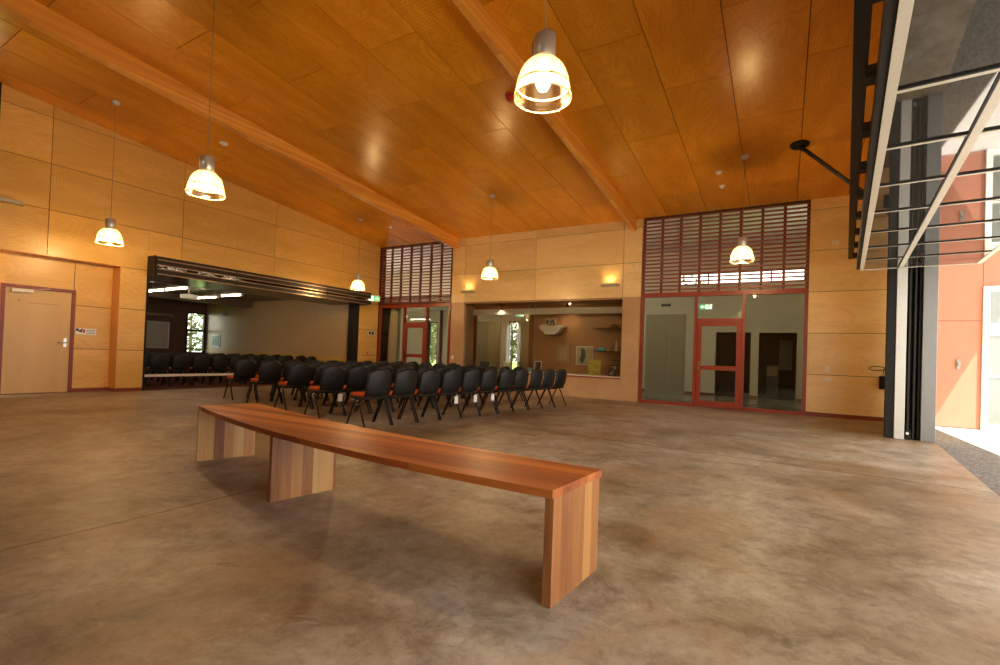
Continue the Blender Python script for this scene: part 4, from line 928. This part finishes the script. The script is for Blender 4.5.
# ------------------------------------------------------------------ chairs: forward is local +x
def make_chair():
    r = empty('stacking_chair', (0,0,0))
    # shell back, curved in both directions
    b = MB(); nu, nv = 12, 12; grid = {}
    def pos(u, v):
        # v 0 at the seat, 1 at the top
        z = .40 + .425*v
        hw = .214 - .028*max(0, v-.35)**1.0 - .012*(1-min(1, v/.4))
        if v > .80: hw *= math.sqrt(max(0.0, 1 - ((v-.80)/.215)**2*.62))
        if v > .80: z -= .030*(abs(u)**3)*((v-.8)/.2)
        x = -.20 - .075*v + .045*u*u + (.05*(1-v/.18)**2 if v < .18 else 0) - .02*math.sin(v*PI)
        return Vector((x, u*hw, z))
    for i in range(nu+1):
        for j in range(nv+1):
            p = pos(-1+2*i/nu, j/nv); grid[i,j,0] = b.bm.verts.new(p); grid[i,j,1] = b.bm.verts.new(p + Vector((.016,0,0)))
    for k in (0, 1):
        for i in range(nu):
            for j in range(nv):
                f = b.bm.faces.new((grid[i,j,k], grid[i+1,j,k], grid[i+1,j+1,k], grid[i,j+1,k])); f.smooth = True
    for i in range(nu):
        for j in (0, nv): b.bm.faces.new((grid[i,j,0], grid[i+1,j,0], grid[i+1,j,1], grid[i,j,1]))
    for j in range(nv):
        for i in (0, nu): b.bm.faces.new((grid[i,j,0], grid[i,j+1,0], grid[i,j+1,1], grid[i,j,1]))
    b.build('backrest', M['blackplastic'], r, world=False)
    def pad(b, z0, z1, x0, x1, hw, bulge=0):
        n = 28; pts = []
        for k in range(n):
            t = 2*PI*k/n; c, s_ = math.cos(t), math.sin(t)
            pts.append(((x0+x1)/2 + (x1-x0)/2*math.copysign(abs(c)**.45, c), hw*math.copysign(abs(s_)**.45, s_)))
        lo = [b.bm.verts.new((p[0], p[1], z0)) for p in pts]; md = [b.bm.verts.new((p[0], p[1], z1-.012)) for p in pts]
        cx = (x0+x1)/2; hi = [b.bm.verts.new((cx+(p[0]-cx)*.94, p[1]*.94, z1)) for p in pts]
        for a, c in ((lo, md), (md, hi)):
            for k in range(n): b.bm.faces.new((a[k], a[(k+1)%n], c[(k+1)%n], c[k])).smooth = True
        b.bm.faces.new(lo[::-1]); b.bm.faces.new(hi)
    b = MB(); pad(b, .400, .425, -.20, .22, .225); b.build('seat_shell', M['blackplastic'], r, world=False)
    b = MB(); pad(b, .425, .470, -.175, .215, .221); b.build('seat', M['orange'], r, world=False)
    for s in (-1, 1):
        y = s*.222
        for (xt, xf) in ((.03, .225), (-.03, -.215)):
            b = MB(); b.tube([(xt, s*.195, .405), (xt*1.6, y, .36), (xf, y+s*.004, .012)], [.012, .014, .012], 10); lg = b.build('leg', M['blackmetal'], r, world=False)
            b = MB(); b.tube([(xf, y+s*.004, .014), (xf, y+s*.004, 0)], .017, 10); b.build('foot_cap', M['blackplastic'], lg, world=False)
    b = MB(); b.box(-.14, .12, -.215, -.19, .385, .402); b.box(-.14, .12, .19, .215, .385, .402); b.tube([(0,-.2,.375), (0,.2,.375)], .011, 8); b.build('seat_frame', M['blackmetal'], r, world=False)
    b = MB(); b.tube([(.0+.035*math.cos(t), .215, .335+.03*math.sin(t)) for t in [2*PI*k/14 for k in range(15)]], .007, 6); b.tube([(0,.19,.37),(0,.215,.37)], .01, 6); b.build('linking_ring', M['steel'], r, world=False)
    return r
ORD = ['first','second','third','fourth','fifth','sixth','seventh','eighth','ninth','tenth','eleventh','twelfth']
proto = make_chair(); used = [False]
tagm = plain('tag_white', (.75,.73,.68), .6)
def place(x, y, rz, label, group):
    o = proto if not used[0] else copy_tree(proto)
    used[0] = True
    o.location = (x, y, 0); o.rotation_euler = (0, 0, rz); o['label'] = label; o['category'] = 'chair'; o['group'] = group
    return o
ang = math.radians(9.1)
rowd = Vector((math.sin(ang), math.cos(ang)))
rows_ = [((7.21, -7.36), 11, 'nearest'), ((5.98, -7.13), 11, 'second'), ((4.88, -6.92), 11, 'third'), ((3.80, -6.76), 11, 'fourth'), ((2.82, -6.64), 11, 'fifth')]
ends = {}
for ri, ((x0, y0), n, nm) in enumerate(rows_):
    for k in range(n):
        p = Vector((x0, y0)) + rowd*.482*k
        jit = random.uniform(-.012, .012)
        where = 'at the left end of' if k == 0 else ('at the right end of' if k == n-1 else '%s from left in' % ORD[k])
        lab = 'black orange-seated chair %s the %s row' % (where, nm)
        c = place(p.x + random.uniform(-.012,.012), p.y, PI + ang*(-1) + jit, lab, 'black chairs, %s row' % nm)
        if (ri == 0 and k in (3, 4, 5)) or (ri == 1 and k == 0):
            off = Vector((0.0, .20, 0)) if ri == 1 else Vector((0, .0, 0))
            b = MB(); b.box(-.154, -.146, -.21, -.13, .235, .36); b.tube([(-.15,-.17,.36),(-.15,-.17,.405)], .003, 6); b.build('paper_tag', tagm, c, world=False)
for ri, (x0, y0, n, nm) in enumerate(((-1.02, -6.98, 11, 'front'), (-2.05, -6.6, 11, 'second'), (-3.1, -6.3, 10, 'third'))):
    for k in range(n):
        if ri == 0 and k == 9: continue
        where = 'first from the left' if k == 0 else '%s seat from the left' % ORD[k]
        place(x0 + random.uniform(-.02,.02), y0 + .487*k, PI + random.uniform(-.015,.015), 'black chair in dim side room, %s, %s row' % (where, nm), 'side room chairs, %s row' % nm)

# ------------------------------------------------------------------ greenery outside the far windows
def shrub(name, x, y, h, rad, lab, seed, n=2600):
    rg = random.Random(seed); r = empty(name, (x, y, -.1), 0, lab, 'tree', 'trees outside the windows')
    b = MB(); b.tube([(0,0,0), (.05,.02,h*.4), (-.04,0,h*.75)], [.09,.07,.03], 8)
    for k in range(5):
        t = k*1.3; b.tube([(0,0,h*.35), (rad*.6*math.cos(t), rad*.6*math.sin(t), h*.7)], [.04,.012], 6)
    b.build('trunk', M['bark'], r, world=False)
    b = MB()
    for _ in range(n):
        t, u = rg.uniform(0, 2*PI), rg.uniform(-1, 1); q = rg.uniform(.35, 1)**.5
        s = math.sqrt(1-u*u); c = Vector((rad*q*s*math.cos(t), rad*q*s*math.sin(t), h*.58 + h*.42*q*u))
        d = Vector((rg.gauss(0,1), rg.gauss(0,1), rg.gauss(0,.6))).normalized(); e = d.cross(Vector((rg.gauss(0,1), rg.gauss(0,1), rg.gauss(0,1)))).normalized(); L_ = rg.uniform(.08, .17)
        b.quad([c-d*L_, c+e*L_*.45, c+d*L_, c-e*L_*.45])
    b.build('foliage', M['leaf'], r, world=False, recalc=False)
shrub('garden_tree', -7.6, 11.5, 4.6, 2.0, 'leafy tree seen through the tall window behind the left glazed doors', 3)
shrub('garden_tree', -4.6, 8.3, 3.4, 1.5, 'low leafy tree nearer the tall window behind the left glazed doors', 8)
shrub('garden_tree', -.6, 10.8, 4.6, 2.0, 'leafy tree seen through the garden window of the display case', 4)
shrub('garden_tree', -13.2, .4, 4.4, 2.2, 'leafy tree outside the side room window', 5)
shrub('garden_tree', 6.5, 14.0, 6.5, 3.0, 'tall tree seen through the high corridor window behind the slats', 6, 2500)

# ------------------------------------------------------------------ light
w = bpy.data.worlds.new('world'); sc.world = w; w.use_nodes = True; nt = w.node_tree
bg = nt.nodes['Background']
sky = nt.nodes.new('ShaderNodeTexSky'); sky.sky_type = 'HOSEK_WILKIE'; sky.turbidity = 6; sky.ground_albedo = .4
sdir = Vector((.9, -.75, 2.0)).normalized(); sky.sun_direction = sdir
mixc = nt.nodes.new('ShaderNodeMix'); mixc.data_type = 'RGBA'; mixc.inputs['Factor'].default_value = .94; mixc.inputs['B'].default_value = (1.0, .95, .88, 1)
nt.links.new(sky.outputs[0], mixc.inputs['A']); nt.links.new(mixc.outputs['Result'], bg.inputs['Color']); bg.inputs['Strength'].default_value = 3.2
sl = bpy.data.lights.new('sun', 'SUN'); sl.energy = 10; sl.angle = .009; sl.color = (1, .95, .86)
so = bpy.data.objects.new('sun', sl); C.objects.link(so); so.rotation_euler = (-sdir).to_track_quat('-Z', 'Y').to_euler(); so.location = (20, -10, 20)

sc.view_settings.view_transform = 'Standard'; sc.view_settings.look = 'None'; sc.view_settings.gamma = 1
sc.view_settings.use_curve_mapping = False; sc.view_settings.exposure = 0.75
sc.cycles.use_denoising = True
sc.cycles.max_bounces = 10; sc.cycles.diffuse_bounces = 5; sc.cycles.glossy_bounces = 4; sc.cycles.transparent_max_bounces = 16
sc.cycles.sample_clamp_indirect = 8; sc.cycles.caustics_reflective = False; sc.cycles.caustics_refractive = False
